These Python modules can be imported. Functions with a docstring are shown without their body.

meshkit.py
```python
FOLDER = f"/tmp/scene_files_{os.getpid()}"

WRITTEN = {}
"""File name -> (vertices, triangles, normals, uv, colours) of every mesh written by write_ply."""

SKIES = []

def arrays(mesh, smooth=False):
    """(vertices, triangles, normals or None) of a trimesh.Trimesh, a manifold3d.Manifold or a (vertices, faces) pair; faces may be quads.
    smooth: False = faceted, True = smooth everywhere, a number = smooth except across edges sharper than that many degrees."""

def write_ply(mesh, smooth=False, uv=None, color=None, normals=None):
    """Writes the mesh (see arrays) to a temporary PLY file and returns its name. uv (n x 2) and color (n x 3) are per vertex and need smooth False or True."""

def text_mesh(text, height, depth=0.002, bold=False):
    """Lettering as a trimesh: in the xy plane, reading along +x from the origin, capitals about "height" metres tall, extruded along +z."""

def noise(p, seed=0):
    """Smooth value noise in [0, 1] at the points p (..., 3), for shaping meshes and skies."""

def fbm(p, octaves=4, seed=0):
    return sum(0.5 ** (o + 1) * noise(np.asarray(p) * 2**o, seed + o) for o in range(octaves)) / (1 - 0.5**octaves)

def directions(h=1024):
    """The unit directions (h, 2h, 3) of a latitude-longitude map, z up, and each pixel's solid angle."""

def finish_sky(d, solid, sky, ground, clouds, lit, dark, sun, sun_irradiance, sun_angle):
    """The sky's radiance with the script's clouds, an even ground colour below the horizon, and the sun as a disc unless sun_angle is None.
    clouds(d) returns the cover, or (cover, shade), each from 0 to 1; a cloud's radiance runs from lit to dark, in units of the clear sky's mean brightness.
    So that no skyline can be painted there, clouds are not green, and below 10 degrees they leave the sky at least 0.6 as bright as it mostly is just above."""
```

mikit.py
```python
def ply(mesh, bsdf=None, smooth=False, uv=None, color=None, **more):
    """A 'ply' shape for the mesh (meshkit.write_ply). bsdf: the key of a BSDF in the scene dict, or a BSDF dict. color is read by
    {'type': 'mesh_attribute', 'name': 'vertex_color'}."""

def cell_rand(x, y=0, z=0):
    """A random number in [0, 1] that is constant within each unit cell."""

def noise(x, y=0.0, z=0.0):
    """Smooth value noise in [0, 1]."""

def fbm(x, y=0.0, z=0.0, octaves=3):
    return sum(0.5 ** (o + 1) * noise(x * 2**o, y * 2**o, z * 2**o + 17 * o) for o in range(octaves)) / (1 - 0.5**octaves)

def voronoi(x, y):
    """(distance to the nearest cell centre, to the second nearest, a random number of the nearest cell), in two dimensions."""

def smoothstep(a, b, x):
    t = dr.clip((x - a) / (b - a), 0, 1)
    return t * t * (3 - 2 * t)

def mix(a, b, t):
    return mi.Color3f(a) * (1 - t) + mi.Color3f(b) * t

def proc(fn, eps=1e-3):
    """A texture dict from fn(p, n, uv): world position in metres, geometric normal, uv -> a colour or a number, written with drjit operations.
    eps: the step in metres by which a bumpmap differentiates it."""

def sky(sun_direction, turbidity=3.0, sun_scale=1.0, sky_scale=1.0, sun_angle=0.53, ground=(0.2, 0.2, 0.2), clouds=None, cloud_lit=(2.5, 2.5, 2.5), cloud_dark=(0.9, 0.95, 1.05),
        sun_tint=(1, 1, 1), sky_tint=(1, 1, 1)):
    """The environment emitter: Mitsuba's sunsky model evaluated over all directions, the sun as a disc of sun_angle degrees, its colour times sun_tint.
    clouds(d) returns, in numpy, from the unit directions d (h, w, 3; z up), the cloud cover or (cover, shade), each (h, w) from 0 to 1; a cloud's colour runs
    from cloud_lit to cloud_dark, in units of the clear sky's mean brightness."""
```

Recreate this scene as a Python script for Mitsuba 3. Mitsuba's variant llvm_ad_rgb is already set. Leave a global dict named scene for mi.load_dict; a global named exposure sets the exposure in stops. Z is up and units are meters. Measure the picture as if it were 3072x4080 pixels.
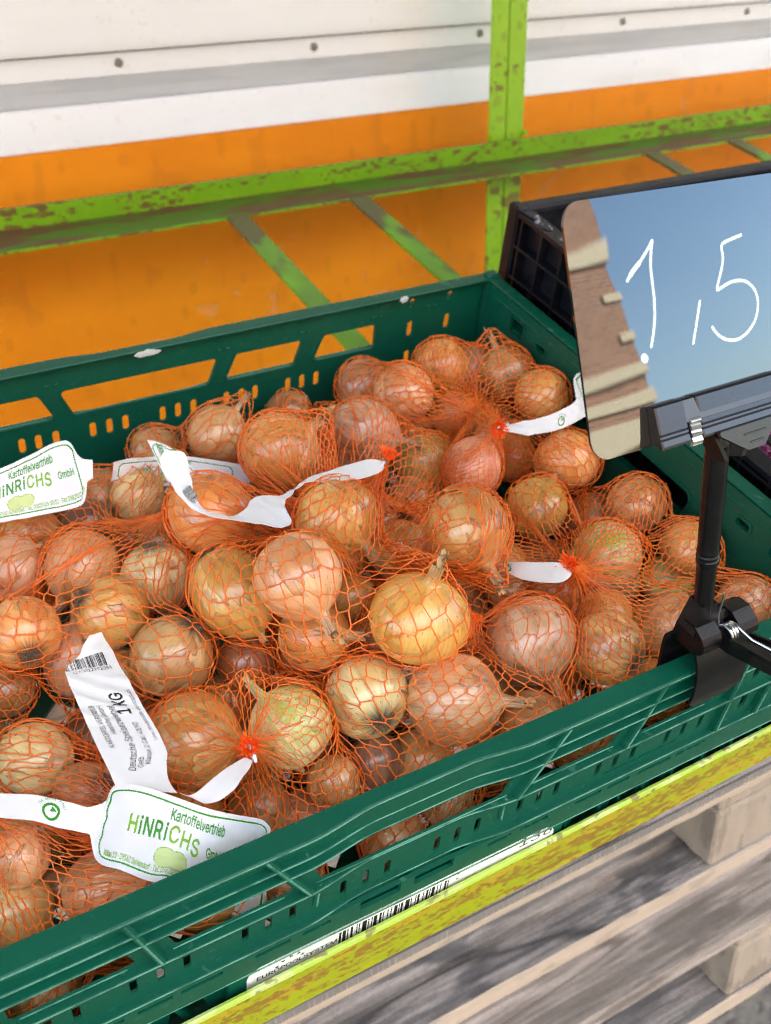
import math, random
import numpy as np
import trimesh
import manifold3d as m3
import drjit as dr
import mitsuba as mi
import mikit, meshkit
from mikit import noise, fbm, smoothstep, mix, proc, cell_rand
from shapely.geometry import Polygon, box as sbox, Point, LineString
from shapely.ops import unary_union
from shapely import affinity
from scipy.interpolate import CubicSpline

scene, labels = {}, {}
rng = np.random.default_rng(7)

# ------------------------------------------------------------------ camera, sky, exposure
CAM = np.array([0.0, 0.0, 1.04])
FWD = np.array([0.41412682, 0.76043081, -0.50024389])
UPV = np.array([0.26330302, 0.4260071, 0.86555732])
scene['camera'] = {'type': 'thinlens', 'fov': 41.55, 'fov_axis': 'x', 'near_clip': 0.02, 'far_clip': 300.0,
                   'aperture_radius': 0.0014, 'focus_distance': 0.50,
                   'to_world': mi.ScalarTransform4f().look_at(origin=CAM.tolist(), target=(CAM + FWD).tolist(), up=UPV.tolist())}


def key_cloud_field(d):
    """Unseen cloud added as white key light: broken veil, denser towards the zenith, clear blue low down."""
    z = np.maximum(d[..., 2], 0.03)
    q = np.stack([d[..., 0] / (z + .25) * 1.6, d[..., 1] / (z + .25) * 1.6, np.zeros_like(z)], -1)
    n = meshkit.fbm(q + 3.7, 5, seed=4)
    c = np.clip((n - 0.34) / 0.20, 0, 1) * np.clip((d[..., 2] - 0.25) / 0.12, 0, 1)  # unseen cloud starts above the low sky, shaped as a white key
    return c * 0.85, np.clip((n - 0.62) * 1.6, 0, 1)


scene['sky'] = mikit.sky((0.60, 0.62, 0.50), turbidity=2.3, clouds=key_cloud_field, cloud_lit=(3.05, 3.05, 3.15), cloud_dark=(1.6, 1.62, 1.7), ground=(0.2, 0.19, 0.17), sun_tint=(.78, .91, 1.12), sky_tint=(.97, 1.0, 1.05))
exposure = 4.4

# ------------------------------------------------------------------ the frame of the tilted display shelf
TILT = math.radians(12.505865685)
CO = np.array([0.17209887, 0.2812355, -0.33305547 + 1.04])
CF = np.array([[1, 0, 0], [0, math.cos(TILT), math.sin(TILT)], [0, -math.sin(TILT), math.cos(TILT)]])


def cw(p):
    """shelf coordinates (along the rail, up the shelf, off the shelf) to the world"""
    return CO + np.asarray(p, float) @ CF


def cdir(d):
    return np.asarray(d, float) @ CF


# ------------------------------------------------------------------ mesh helpers
class MB:
    def __init__(self):
        self.v, self.f, self.n = [], [], 0

    def add(self, v, f):
        v, f = np.asarray(v, float), np.asarray(f, int)
        if f.ndim == 2 and f.shape[1] == 4:
            f = np.vstack([f[:, [0, 1, 2]], f[:, [0, 2, 3]]])
        self.v.append(v); self.f.append(f + self.n); self.n += len(v)
        return self

    def mesh(self, m):
        return self.add(m.vertices, m.faces)

    def out(self):
        return trimesh.Trimesh(np.vstack(self.v), np.vstack(self.f), process=False)


def rbox(x0, x1, y0, y1, z0, z1, c=0.001):
    """box with chamfered edges"""
    c = min(c, .49 * (x1 - x0), .49 * (y1 - y0), .49 * (z1 - z0))
    pts = []
    for x, sx in ((x0, 1), (x1, -1)):
        for y, sy in ((y0, 1), (y1, -1)):
            for z, sz in ((z0, 1), (z1, -1)):
                pts += [(x, y + sy * c, z + sz * c), (x + sx * c, y, z + sz * c), (x + sx * c, y + sy * c, z)]
    return trimesh.convex.convex_hull(np.array(pts))


def hull(pts):
    return trimesh.convex.convex_hull(np.asarray(pts, float))


def tube(p, r, sides=8, caps=True):
    p = np.asarray(p, float)
    r = np.broadcast_to(r, (len(p),))
    t = np.gradient(p, axis=0)
    t /= np.linalg.norm(t, axis=1, keepdims=True) + 1e-12
    a = np.cross(t[0], [0, 0, 1.0] if abs(t[0][2]) < .9 else [1.0, 0, 0]); a /= np.linalg.norm(a)
    A = []
    for k in range(len(p)):
        a = a - t[k] * np.dot(a, t[k]); a /= np.linalg.norm(a) + 1e-12
        A.append(a)
    A = np.array(A); B = np.cross(t, A)
    ang = np.arange(sides) * 2 * np.pi / sides
    v = p[:, None] + r[:, None, None] * (np.cos(ang)[None, :, None] * A[:, None] + np.sin(ang)[None, :, None] * B[:, None])
    i, j = np.meshgrid(np.arange(len(p) - 1), np.arange(sides), indexing='ij')
    q = np.stack([i * sides + j, i * sides + (j + 1) % sides, (i + 1) * sides + (j + 1) % sides, (i + 1) * sides + j], -1).reshape(-1, 4)
    v = v.reshape(-1, 3); f = np.vstack([q[:, [0, 1, 2]], q[:, [0, 2, 3]]])
    if caps:
        n = len(v); v = np.vstack([v, p[0], p[-1]]); k = np.arange(sides); e = (len(p) - 1) * sides
        f = np.vstack([f, np.stack([(k + 1) % sides, k, k * 0 + n], 1), np.stack([e + k, e + (k + 1) % sides, k * 0 + n + 1], 1)])
    return v, f


def many_tubes(P, r, sides=3):
    """P (n, k, 3): n polylines of k points, all as thin tubes"""
    n, k, _ = P.shape
    t = np.gradient(P, axis=1)
    t /= np.linalg.norm(t, axis=2, keepdims=True) + 1e-12
    ref = np.where(np.abs(t[..., 2:]) < .8, np.array([0, 0, 1.0]), np.array([1.0, 0, 0]))
    a = np.cross(t, ref); a /= np.linalg.norm(a, axis=2, keepdims=True) + 1e-12
    b = np.cross(t, a)
    ang = np.arange(sides) * 2 * np.pi / sides
    rr = np.broadcast_to(r, (n, k))[..., None, None]
    v = P[:, :, None] + rr * (np.cos(ang)[:, None] * a[:, :, None] + np.sin(ang)[:, None] * b[:, :, None])
    i, j = np.meshgrid(np.arange(k - 1), np.arange(sides), indexing='ij')
    q = np.stack([i * sides + j, i * sides + (j + 1) % sides, (i + 1) * sides + (j + 1) % sides, (i + 1) * sides + j], -1).reshape(-1, 4)
    q = np.vstack([q[:, [0, 1, 2]], q[:, [0, 2, 3]]])
    f = (q[None] + (np.arange(n) * k * sides)[:, None, None]).reshape(-1, 3)
    return v.reshape(-1, 3), f


def prism(poly, depth):
    """shapely polygon -> trimesh extruded along +z"""
    g = list(getattr(poly, 'geoms', [poly]))
    return trimesh.util.concatenate([trimesh.creation.extrude_polygon(p, depth, engine='earcut') for p in g])


def mapv(m, fn):
    v = fn(np.asarray(m.vertices))
    f = np.asarray(m.faces)
    # keep the faces turned outwards whatever the mapping does
    e = np.array([[0, 0, 0], [1e-3, 0, 0], [0, 1e-3, 0], [0, 0, 1e-3]]) + np.asarray(m.vertices).mean(0)
    w = fn(e)
    if np.dot(np.cross(w[1] - w[0], w[2] - w[0]), w[3] - w[0]) < 0:
        f = f[:, ::-1]
    return trimesh.Trimesh(v, f, process=False)


def sweep(profile_at, xs):
    """closed profile (k, 2) at each x -> (x, a, b) mesh with end caps"""
    P = [np.asarray(profile_at(x)) for x in xs]
    k = len(P[0]); v = np.vstack([np.column_stack([np.full(k, x), p]) for x, p in zip(xs, P)])
    i, j = np.meshgrid(np.arange(len(xs) - 1), np.arange(k), indexing='ij')
    q = np.stack([i * k + j, i * k + (j + 1) % k, (i + 1) * k + (j + 1) % k, (i + 1) * k + j], -1).reshape(-1, 4)
    f = np.vstack([q[:, [0, 1, 2]], q[:, [0, 2, 3]]])
    caps = []
    for e, s in ((0, 1), ((len(xs) - 1) * k, -1)):
        tri = np.array([(0, a, a + 1) for a in range(1, k - 1)]) + e
        caps.append(tri[:, ::s])
    m = trimesh.Trimesh(v, np.vstack([f, *caps]), process=False)
    if m.volume < 0:
        m.invert()
    return m


def put(key, mesh, bsdf, smooth=False, label=None, category=None, group=None, kind=None, uv=None, color=None):
    if isinstance(mesh, MB):
        mesh = mesh.out()
    base, n = key, 0
    while key in scene:
        n += 1; key = f'{base}_{n:03d}'
    scene[key] = mikit.ply(mesh, bsdf, smooth=smooth, uv=uv, color=color)
    d = {k: v for k, v in dict(label=label, category=category, group=group, kind=kind).items() if v}
    if d:
        labels[key] = d
    return key


def thing(key, label=None, category=None, group=None, kind=None):
    base, n = key, 0
    while key in labels or any(k.startswith(key + '__') for k in scene) or key in scene:
        n += 1; key = f'{base}_{n:03d}'
    labels[key] = {k: v for k, v in dict(label=label, category=category, group=group, kind=kind).items() if v}
    return key


# ------------------------------------------------------------------ materials
def mat(name, color, rough=.5, metallic=0., spec=.5, two=True, bump=None, bump_scale=1.0, **more):
    b = {'type': 'principled', 'base_color': color if isinstance(color, dict) else {'type': 'rgb', 'value': list(color)},
         'roughness': rough, 'metallic': metallic, 'specular': spec, **more}
    if bump is not None:
        b = {'type': 'bumpmap', 'arbitrary': bump, 'scale': bump_scale, 'bsdf': b}
    if two:
        b = {'type': 'twosided', 'bsdf': b}
    scene[name] = b
    return name


C3 = mi.Color3f


def white_panel(p, n, uv):
    s = fbm(p.x * 7, p.z * 60, 1.3, 3)
    run = noise(p.x * 40, p.z * 3, 4.1) * noise(p.x * 9, p.z * 2, 8.)
    spot = smoothstep(.86, .90, noise(p.x * 210, p.z * 210, 2.)) * smoothstep(.5, .6, noise(p.x * 11, p.z * 17, 9.))
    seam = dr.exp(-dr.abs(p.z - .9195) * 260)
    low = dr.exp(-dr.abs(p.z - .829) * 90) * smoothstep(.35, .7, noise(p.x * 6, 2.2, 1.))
    c = mix((.85, .86, .87), (.79, .79, .78), smoothstep(.4, .75, s) * .22)
    c = mix(c, (.62, .53, .38), .05 * smoothstep(.3, .8, run) + .22 * low)
    c = mix(c, (.30, .26, .20), .12 * spot)
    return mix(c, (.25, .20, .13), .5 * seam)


def orange_board(p, n, uv):
    a = fbm(p.x * 5, p.z * 7, 2.5, 4)
    b = noise(p.x * 70, p.z * 35, 1.0)
    c = mix((.90, .285, .0015), (.80, .225, .002), smoothstep(.35, .7, a) * .6)
    c = mix(c, (.50, .15, .01), .2 * smoothstep(.7, .9, b))
    sc = smoothstep(.86, .90, noise(p.x * 55, p.z * 80, 7.)) * smoothstep(.5, .7, noise(p.x * 8, p.z * 9, 3.))
    return mix(c, (.75, .62, .45), .10 * sc)


def rust_amount(p, lo, hi, seed, sx=70., sy=70., sz=70.):
    a = fbm(p.x * sx + seed, p.y * sy, p.z * sz, 4)
    b = noise(p.x * 14 + seed, p.y * 14, p.z * 14)
    return smoothstep(lo, hi, a * .75 + b * .35)


def paint_rail(p, n, uv):
    r = rust_amount(p, .645, .68, 1., 95., 140., 150.)
    c = mix((.23, .48, .004), (.17, .36, .006), fbm(p.x * 20, p.y * 20, p.z * 20, 2))
    dots = smoothstep(.66, .70, noise(p.x * 210, p.y * 260, p.z * 260)) * smoothstep(.42, .6, noise(p.x * 17, p.y * 40, p.z * 60))
    c = mix(c, (.17, .075, .025), dr.maximum(r * .9, dots * .85))
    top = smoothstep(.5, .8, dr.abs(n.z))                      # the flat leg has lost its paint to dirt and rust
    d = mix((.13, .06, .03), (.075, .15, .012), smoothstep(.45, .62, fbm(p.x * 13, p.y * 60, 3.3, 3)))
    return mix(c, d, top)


def paint_front(p, n, uv):
    band = dr.exp(-dr.square((p.z - .5905) / .006)) * .11
    r = rust_amount(p, .66 , .70, 5., 130., 300., 300.)
    r = dr.maximum(r, smoothstep(.60, .66, fbm(p.x * 210, p.z * 420, 5.5, 4) + band * 1.5))
    c = mix((.38, .42, .004), (.29, .35, .005), fbm(p.x * 60, p.y * 60, p.z * 160, 3))
    c = mix(c, (.50, .30, .02), .5 * smoothstep(.5, .7, fbm(p.x * 30, p.z * 90, 9., 3)))
    c = mix(c, (.26, .12, .02), r * .85)
    return c


def paint_lip(p, n, uv):
    r = smoothstep(.62, .70, fbm(p.x * 150, p.y * 300, 2.2, 3))
    c = mix((.40, .56, .07), (.50, .62, .20), smoothstep(.4, .6, noise(p.x * 80, p.y * 200, 1.)))
    return mix(c, (.20, .15, .07), r * .8)


def paint_post(p, n, uv):
    r = rust_amount(p, .70, .73, 3., 60., 60., 60.)
    edge = smoothstep(.72, .75, noise(p.x * 200, 3.3, p.z * 90))
    c = mix((.29, .54, .005), (.24, .45, .007), fbm(p.x * 12, 1., p.z * 9, 3))
    return mix(c, (.17, .09, .02), dr.maximum(r * .8, edge * .3))


def paint_slat(p, n, uv):
    d = smoothstep(.50, .66, fbm(p.x * 26, p.y * 16, 1.7, 3) + .40 * smoothstep(1.03, 1.13, p.y))
    c = mix((.16, .38, .012), (.12, .25, .02), noise(p.x * 50, p.y * 30, 0.))
    return mix(c, (.11, .07, .035), d * .85)


def crate_plastic(p, n, uv):
    a = fbm(p.x * 25, p.y * 25, p.z * 25, 3)
    c = mix((.0022, .088, .051), (.0018, .070, .042), a)
    scr = smoothstep(.80, .86, noise(p.x * 420 + p.y * 260, p.y * 55 - p.x * 80, p.z * 300)) * smoothstep(.45, .7, noise(p.x * 30, p.y * 30, p.z * 30))
    scr2 = smoothstep(.82, .88, noise(p.x * 60 + p.y * 330, p.x * 500 - p.y * 40, p.z * 300)) * smoothstep(.45, .7, noise(p.x * 25, p.y * 40, p.z * 30 + 9))
    up = smoothstep(.6, .95, dr.abs(n.z))
    return mix(c, (.10, .26, .20), (.30 * scr + .30 * scr2) * (.35 + .65 * up))


def crate_rough(p, n, uv):
    return .30 + .18 * fbm(p.x * 60, p.y * 60, p.z * 60, 2)


def wood(p, n, uv, along, cross, tone):
    g = fbm(along * 16, cross * 210, p.z * 210, 4)
    k = fbm(along * 1.7, cross * 16, p.z * 16 + 4, 3)
    fine = noise(along * 30, cross * 600, p.z * 600)
    ring = fbm(along * 1.6 + 3, cross * 62 + 2.5 * noise(along * 2.2, cross * 7, 1.), p.z * 62, 3)
    crack = 1 - smoothstep(.0, .022, dr.abs(noise(along * 3.1, cross * 46, 2.7) - .5)) 
    crack = crack * smoothstep(.5, .62, noise(along * 4, cross * 9, 8.))
    c = mix((.34, .305, .285), (.17, .155, .15), smoothstep(.38, .64, g))
    c = mix(c, (.44, .34, .23), smoothstep(.46, .64, k) * tone)
    c = mix(c, (.075, .075, .08), .75 * smoothstep(.52, .66, fbm(along * 14 + 5, cross * 40, p.z * 30, 4)))
    c = c * (.72 + .56 * smoothstep(.36, .62, ring))
    c = mix(c, (.05, .045, .045), crack * .85)
    knot = fbm(along * 5 + 2, cross * 9, 1.5, 2)
    c = mix(c, (.10, .075, .06), .6 * smoothstep(.70, .76, knot))
    return c * (.62 + .50 * fine + .26 * noise(p.x * 420, p.y * 420, p.z * 420))


def wood_grey(p, n, uv):
    return wood(p, n, uv, p.x, p.y, .25)


def wood_tan(p, n, uv):
    return mix(wood(p, n, uv, p.x, p.y, .9), (.36, .27, .19), .25)


def wood_edge(p, n, uv):
    front = smoothstep(.4, .8, dr.abs(n.y))
    c = mix((.54, .44, .33), (.38, .31, .24), fbm(p.x * 9, p.z * 260, p.y * 30, 4))
    c = mix(c, (.26, .22, .18), .5 * smoothstep(.55, .75, fbm(p.x * 30, p.z * 90, 2., 3)))
    return mix(wood(p, n, uv, p.x, p.y, .5), c, front)


def wood_block(p, n, uv):
    c = mix((.42, .345, .26), (.27, .225, .18), fbm(p.x * 70, p.z * 9, p.y * 70, 4))
    c = mix(c, (.17, .135, .105), .5 * smoothstep(.55, .7, fbm(p.x * 90, p.z * 30, p.y * 60, 3)))
    return c


def asphalt(p, n, uv):
    a = noise(p.x * 160, p.y * 160, 0.); b = fbm(p.x * 9, p.y * 9, 2., 4)
    c = mix((.10, .095, .09), (.20, .19, .17), a)
    return mix(c, (.09, .15, .035), smoothstep(.5, .66, b) * (.4 + .6 * noise(p.x * 60, p.y * 60, 5.)))


def brick(p, n, uv):
    row = dr.floor(p.z / .075); sh = (row - 2 * dr.floor(row / 2)) * .12
    u = (p.x + p.y * .0 + sh) / .24; fx = u - dr.floor(u); fz = p.z / .075 - row
    m = dr.maximum(smoothstep(.955, .975, fx), smoothstep(.84, .88, fz))
    c = mix((.33, .165, .105), (.24, .115, .07), cell_rand(dr.floor(u), row))
    return mix(c, (.40, .36, .31), m)


mat('strip_grey', proc(lambda p, n, uv: mix((.66, .69, .74), (.60, .63, .68), smoothstep(.4, .65, fbm(p.x * 9, p.z * 120, 2., 4)))), .35)
mat('white_paint', proc(white_panel), .42)
mat('orange_paint', proc(orange_board), .62, spec=.3, bump=proc(lambda p, n, uv: .0006 * fbm(p.x * 90, p.y * 90, p.z * 90, 3)))
mat('rail_paint', proc(paint_rail), .42, bump=proc(lambda p, n, uv: .0006 * fbm(p.x * 220, p.y * 220, p.z * 220, 3)))
mat('front_paint', proc(paint_front), .40, bump=proc(lambda p, n, uv: .0005 * fbm(p.x * 200, p.y * 200, p.z * 300, 3)))
mat('lip_paint', proc(paint_lip), .45)
mat('post_paint', proc(paint_post), .38, bump=proc(lambda p, n, uv: .0004 * fbm(p.x * 150, p.y * 150, p.z * 60, 3)))
mat('slat_paint', proc(paint_slat), .5)
mat('crate_green', proc(crate_plastic), proc(crate_rough), spec=.32, bump=proc(lambda p, n, uv: .00012 * fbm(p.x * 300, p.y * 300, p.z * 300, 2)))
mat('crate_worn_glint', proc(lambda p, n, uv: mix((.012, .12, .078), (.10, .30, .22), smoothstep(.3, .6, fbm(p.x * 90, p.y * 90, p.z * 90, 3)))), .35)  # paler edge green: wear plus the specular edge glint put into the colour
mat('crate_scuff', (.50, .55, .54), .7)
mat('sticker_white', (.78, .79, .80), .35)
mat('black_crate', proc(lambda p, n, uv: mix((.005, .0055, .009), (.012, .013, .018), smoothstep(.5, .75, fbm(p.x * 40, p.y * 40, p.z * 40, 4)))), .40, spec=.28)
mat('black_scuff', proc(lambda p, n, uv: mix((.02, .02, .03), (.35, .36, .40), smoothstep(.5, .62, fbm(p.x * 160, p.y * 160, p.z * 160, 3)))), .6)
mat('black_plastic', proc(lambda p, n, uv: mix((.0028, .0028, .0036), (.007, .0068, .0072), smoothstep(.5, .8, fbm(p.x * 50, p.y * 50, p.z * 90, 3)))), .30, spec=.28)
scene['sign_gloss'] = {'type': 'twosided', 'bsdf': {'type': 'plastic', 'int_ior': 2.15, 'diffuse_reflectance': {'type': 'rgb', 'value': [.012, .012, .013]}}}
scene['bar_gloss'] = {'type': 'twosided', 'bsdf': {'type': 'roughplastic', 'int_ior': 1.65, 'alpha': .10, 'diffuse_reflectance': {'type': 'rgb', 'value': [.010, .010, .012]}}}
mat('chalk', (.72, .90, .88), .6)
mat('spring_steel', (.72, .73, .74), .22, metallic=1.)
mat('screw_metal', proc(lambda p, n, uv: mix((.16, .14, .11), (.36, .34, .30), noise(p.x * 500, p.y * 500, p.z * 500))), .45, metallic=.6)
mat('wood_grey', proc(wood_grey), .8, bump=proc(lambda p, n, uv: .0012 * fbm(p.x * 12, p.y * 240, p.z * 240, 3)))
mat('wood_tan', proc(wood_tan), .8, bump=proc(lambda p, n, uv: .0010 * fbm(p.x * 12, p.y * 240, p.z * 240, 3)))
mat('wood_edge', proc(wood_edge), .8, bump=proc(lambda p, n, uv: .0009 * fbm(p.x * 30, p.y * 200, p.z * 260, 3)))
mat('added_awning_cloth', (.20, .22, .21), .8)
mat('wood_sawn', proc(lambda p, n, uv: mix((.09, .085, .08), mix((.46, .42, .38), (.36, .33, .30), noise(p.x * 90, p.y * 200, 1.)), 1 - smoothstep(.4857, .4869, p.y))), .85)
mat('wood_block', proc(wood_block), .8, bump=proc(lambda p, n, uv: .0009 * fbm(p.x * 150, p.y * 150, p.z * 20, 3)))
mat('asphalt', proc(asphalt), .9, bump=proc(lambda p, n, uv: .003 * noise(p.x * 180, p.y * 180, 0.)))
mat('brick', proc(brick), .85)
mat('cream_paint', (.52, .46, .33), .6)
mat('dark_glass', (.03, .035, .04), .1)
mat('roof_tile', (.20, .09, .06), .8)
mat('bark', (.12, .09, .07), .9)

# ------------------------------------------------------------------ the setting
put('ground', trimesh.Trimesh([[-60, -60, 0], [60, -60, 0], [60, 60, 0], [-60, 60, 0]], [[0, 1, 2], [0, 2, 3]], process=False), 'asphalt', kind='structure')

WY = 1.27
w = thing('trailer_wall', 'white and orange panelled trailer side wall with a row of screws behind the green rack', 'wall')


def wall_strip(name, prof, bsdf, x0=-3.2, x1=5.5):
    put(f'{w}__{name}', sweep(lambda x: prof, [x0, x1]), bsdf)


wall_strip('upper_panel', [(WY, .9212), (WY + .05, .9212), (WY + .05, 3.1), (WY, 3.1)], 'white_paint')
wall_strip('screw_rail', [(WY - .002, .9195), (WY - .002, .8962), (WY + .05, .8962), (WY + .05, .9195)], 'white_paint')
wall_strip('sloping_strip', [(WY - .0018, .8958), (WY + .016, .8665), (WY + .05, .8665), (WY + .05, .8958)], 'strip_grey')
wall_strip('lower_flange', [(WY + .0158, .8655), (WY + .0135, .8630), (WY + .003, .8215), (WY + .004, .8200), (WY + .05, .8200), (WY + .05, .8655)], 'white_paint')
wall_strip('orange_board', [(WY + .006, .8195), (WY + .05, .8195), (WY + .05, .02), (WY + .006, .02)], 'orange_paint')
for k in range(-6, 12):
    x = .355 + .2512 * k
    s = MB()
    ang = np.linspace(0, 2 * np.pi, 17)[:-1]
    prof = [(.0052, 0), (.0050, .0012), (.0039, .0024), (.0026, .0028), (.0022, .0014), (.0, .0014)]
    v, f = [], []
    for r, h in prof:
        v += [(x + r * math.cos(a), WY - .002 - h, .9089 + r * math.sin(a)) for a in ang]
    for i in range(len(prof) - 1):
        for j in range(16):
            f.append((i * 16 + j, i * 16 + (j + 1) % 16, (i + 1) * 16 + (j + 1) % 16, (i + 1) * 16 + j))
    put(f'{w}__screw', s.add(v, f), 'screw_metal', smooth=30)

put(f'{w}__added_awning', hull([(x, y, z) for x in (-3.2, 5.5) for y, z in ((WY - .01, 2.42), (WY - .01, 2.47), (-.60, 2.34), (-.60, 2.29))]), 'added_awning_cloth')  # unseen awning, added to hold back sky light from above

# ------------------------------------------------------------------ the green steel rack
rack = thing('display_rack', 'green painted steel rack with rusty back rail, post and slanting slats', 'rack')


def shelf_sweep(prof, x0, x1, n=2):
    return mapv(sweep(lambda x: prof, np.linspace(x0, x1, n)), cw)


def L_bar(a0, b0, a1, b1, t):
    return [(a0, b0), (a1, b0), (a1, b0 + t), (a0 + t, b0 + t), (a0 + t, b1), (a0, b1)]


# back rail: an angle iron, flat leg towards the viewer and an upright leg behind
back = [(.8385, -.1445), (.8885, -.1445), (.8885, -.1172), (.8880, -.1167), (.8857, -.1167), (.8852, -.1172), (.8852, -.1415), (.8390, -.1415), (.8385, -.142)]
put(f'{rack}__back_rail', shelf_sweep(back, -1.2, 2.6, 60), 'rail_paint', label='rusty green angle iron back rail')
# front rail
front = [(-.0031, -.1027), (-.0006, -.1027), (-.0006, -.1385), (.040, -.1385), (.040, -.1415), (-.0031, -.1415), (-.0036, -.141), (-.0036, -.1037)]
slew = lambda m: mapv(m, lambda v: v + (.0115 * (v[:, :1] - CO[0] - .045) - .0008) * CF[1])
put(f'{rack}__front_rail', slew(shelf_sweep(front, -1.2, 2.0, 60)), 'front_paint', label='yellow green front rail with rust speckles')
lip = [(-.0038, -.1040), (-.0032, -.1025), (-.0020, -.1020), (-.0006, -.1025), (-.0002, -.1040)]
put(f'{rack}__front_rail_edge', slew(shelf_sweep(lip, -1.2, 2.0, 60)), 'lip_paint')
for k in (0, 1, 4, 5, 8):
    x = .2575 + .1582 * k + (.002 if k % 2 else 0)
    sl = mapv(rbox(x - .0125, x + .0125, .0405, .8383, -.1445, -.1400, .0006), cw)
    put(f'{rack}__slat', sl, 'slat_paint')
# post: two angle irons side by side
p0 = 1.1835
for x0, x1, nm in ((.8185, .8453, 'post'), (.8468, .8742, 'post')):
    m = trimesh.util.concatenate([rbox(x0, x1, p0, p0 + .0035, .0, 2.4, .0008), rbox(x0 if nm == 'x' else (x1 - .0035 if x0 < .83 else x0), x1 if x0 < .83 else x0 + .0035, p0 + .0035, p0 + .030, .0, 2.4, .0006)])
    put(f'{rack}__post', m, 'post_paint')
for wx in (.8190, .8740):
    put(f'{rack}__weld', hull(np.array([(wx + a * .002, 1.1795 + b * .004, .790 + c * .0035) for a in (-1, 1) for b in (-1, 1) for c in (-.6, 1)])), 'post_paint')
for px in (-1.1, 2.5):
    put(f'{rack}__leg', rbox(px, px + .03, .30, .33, 0, .56, .001), 'post_paint')
    put(f'{rack}__leg', rbox(px, px + .03, 1.19, 1.22, 0, .76, .001), 'post_paint')


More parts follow.
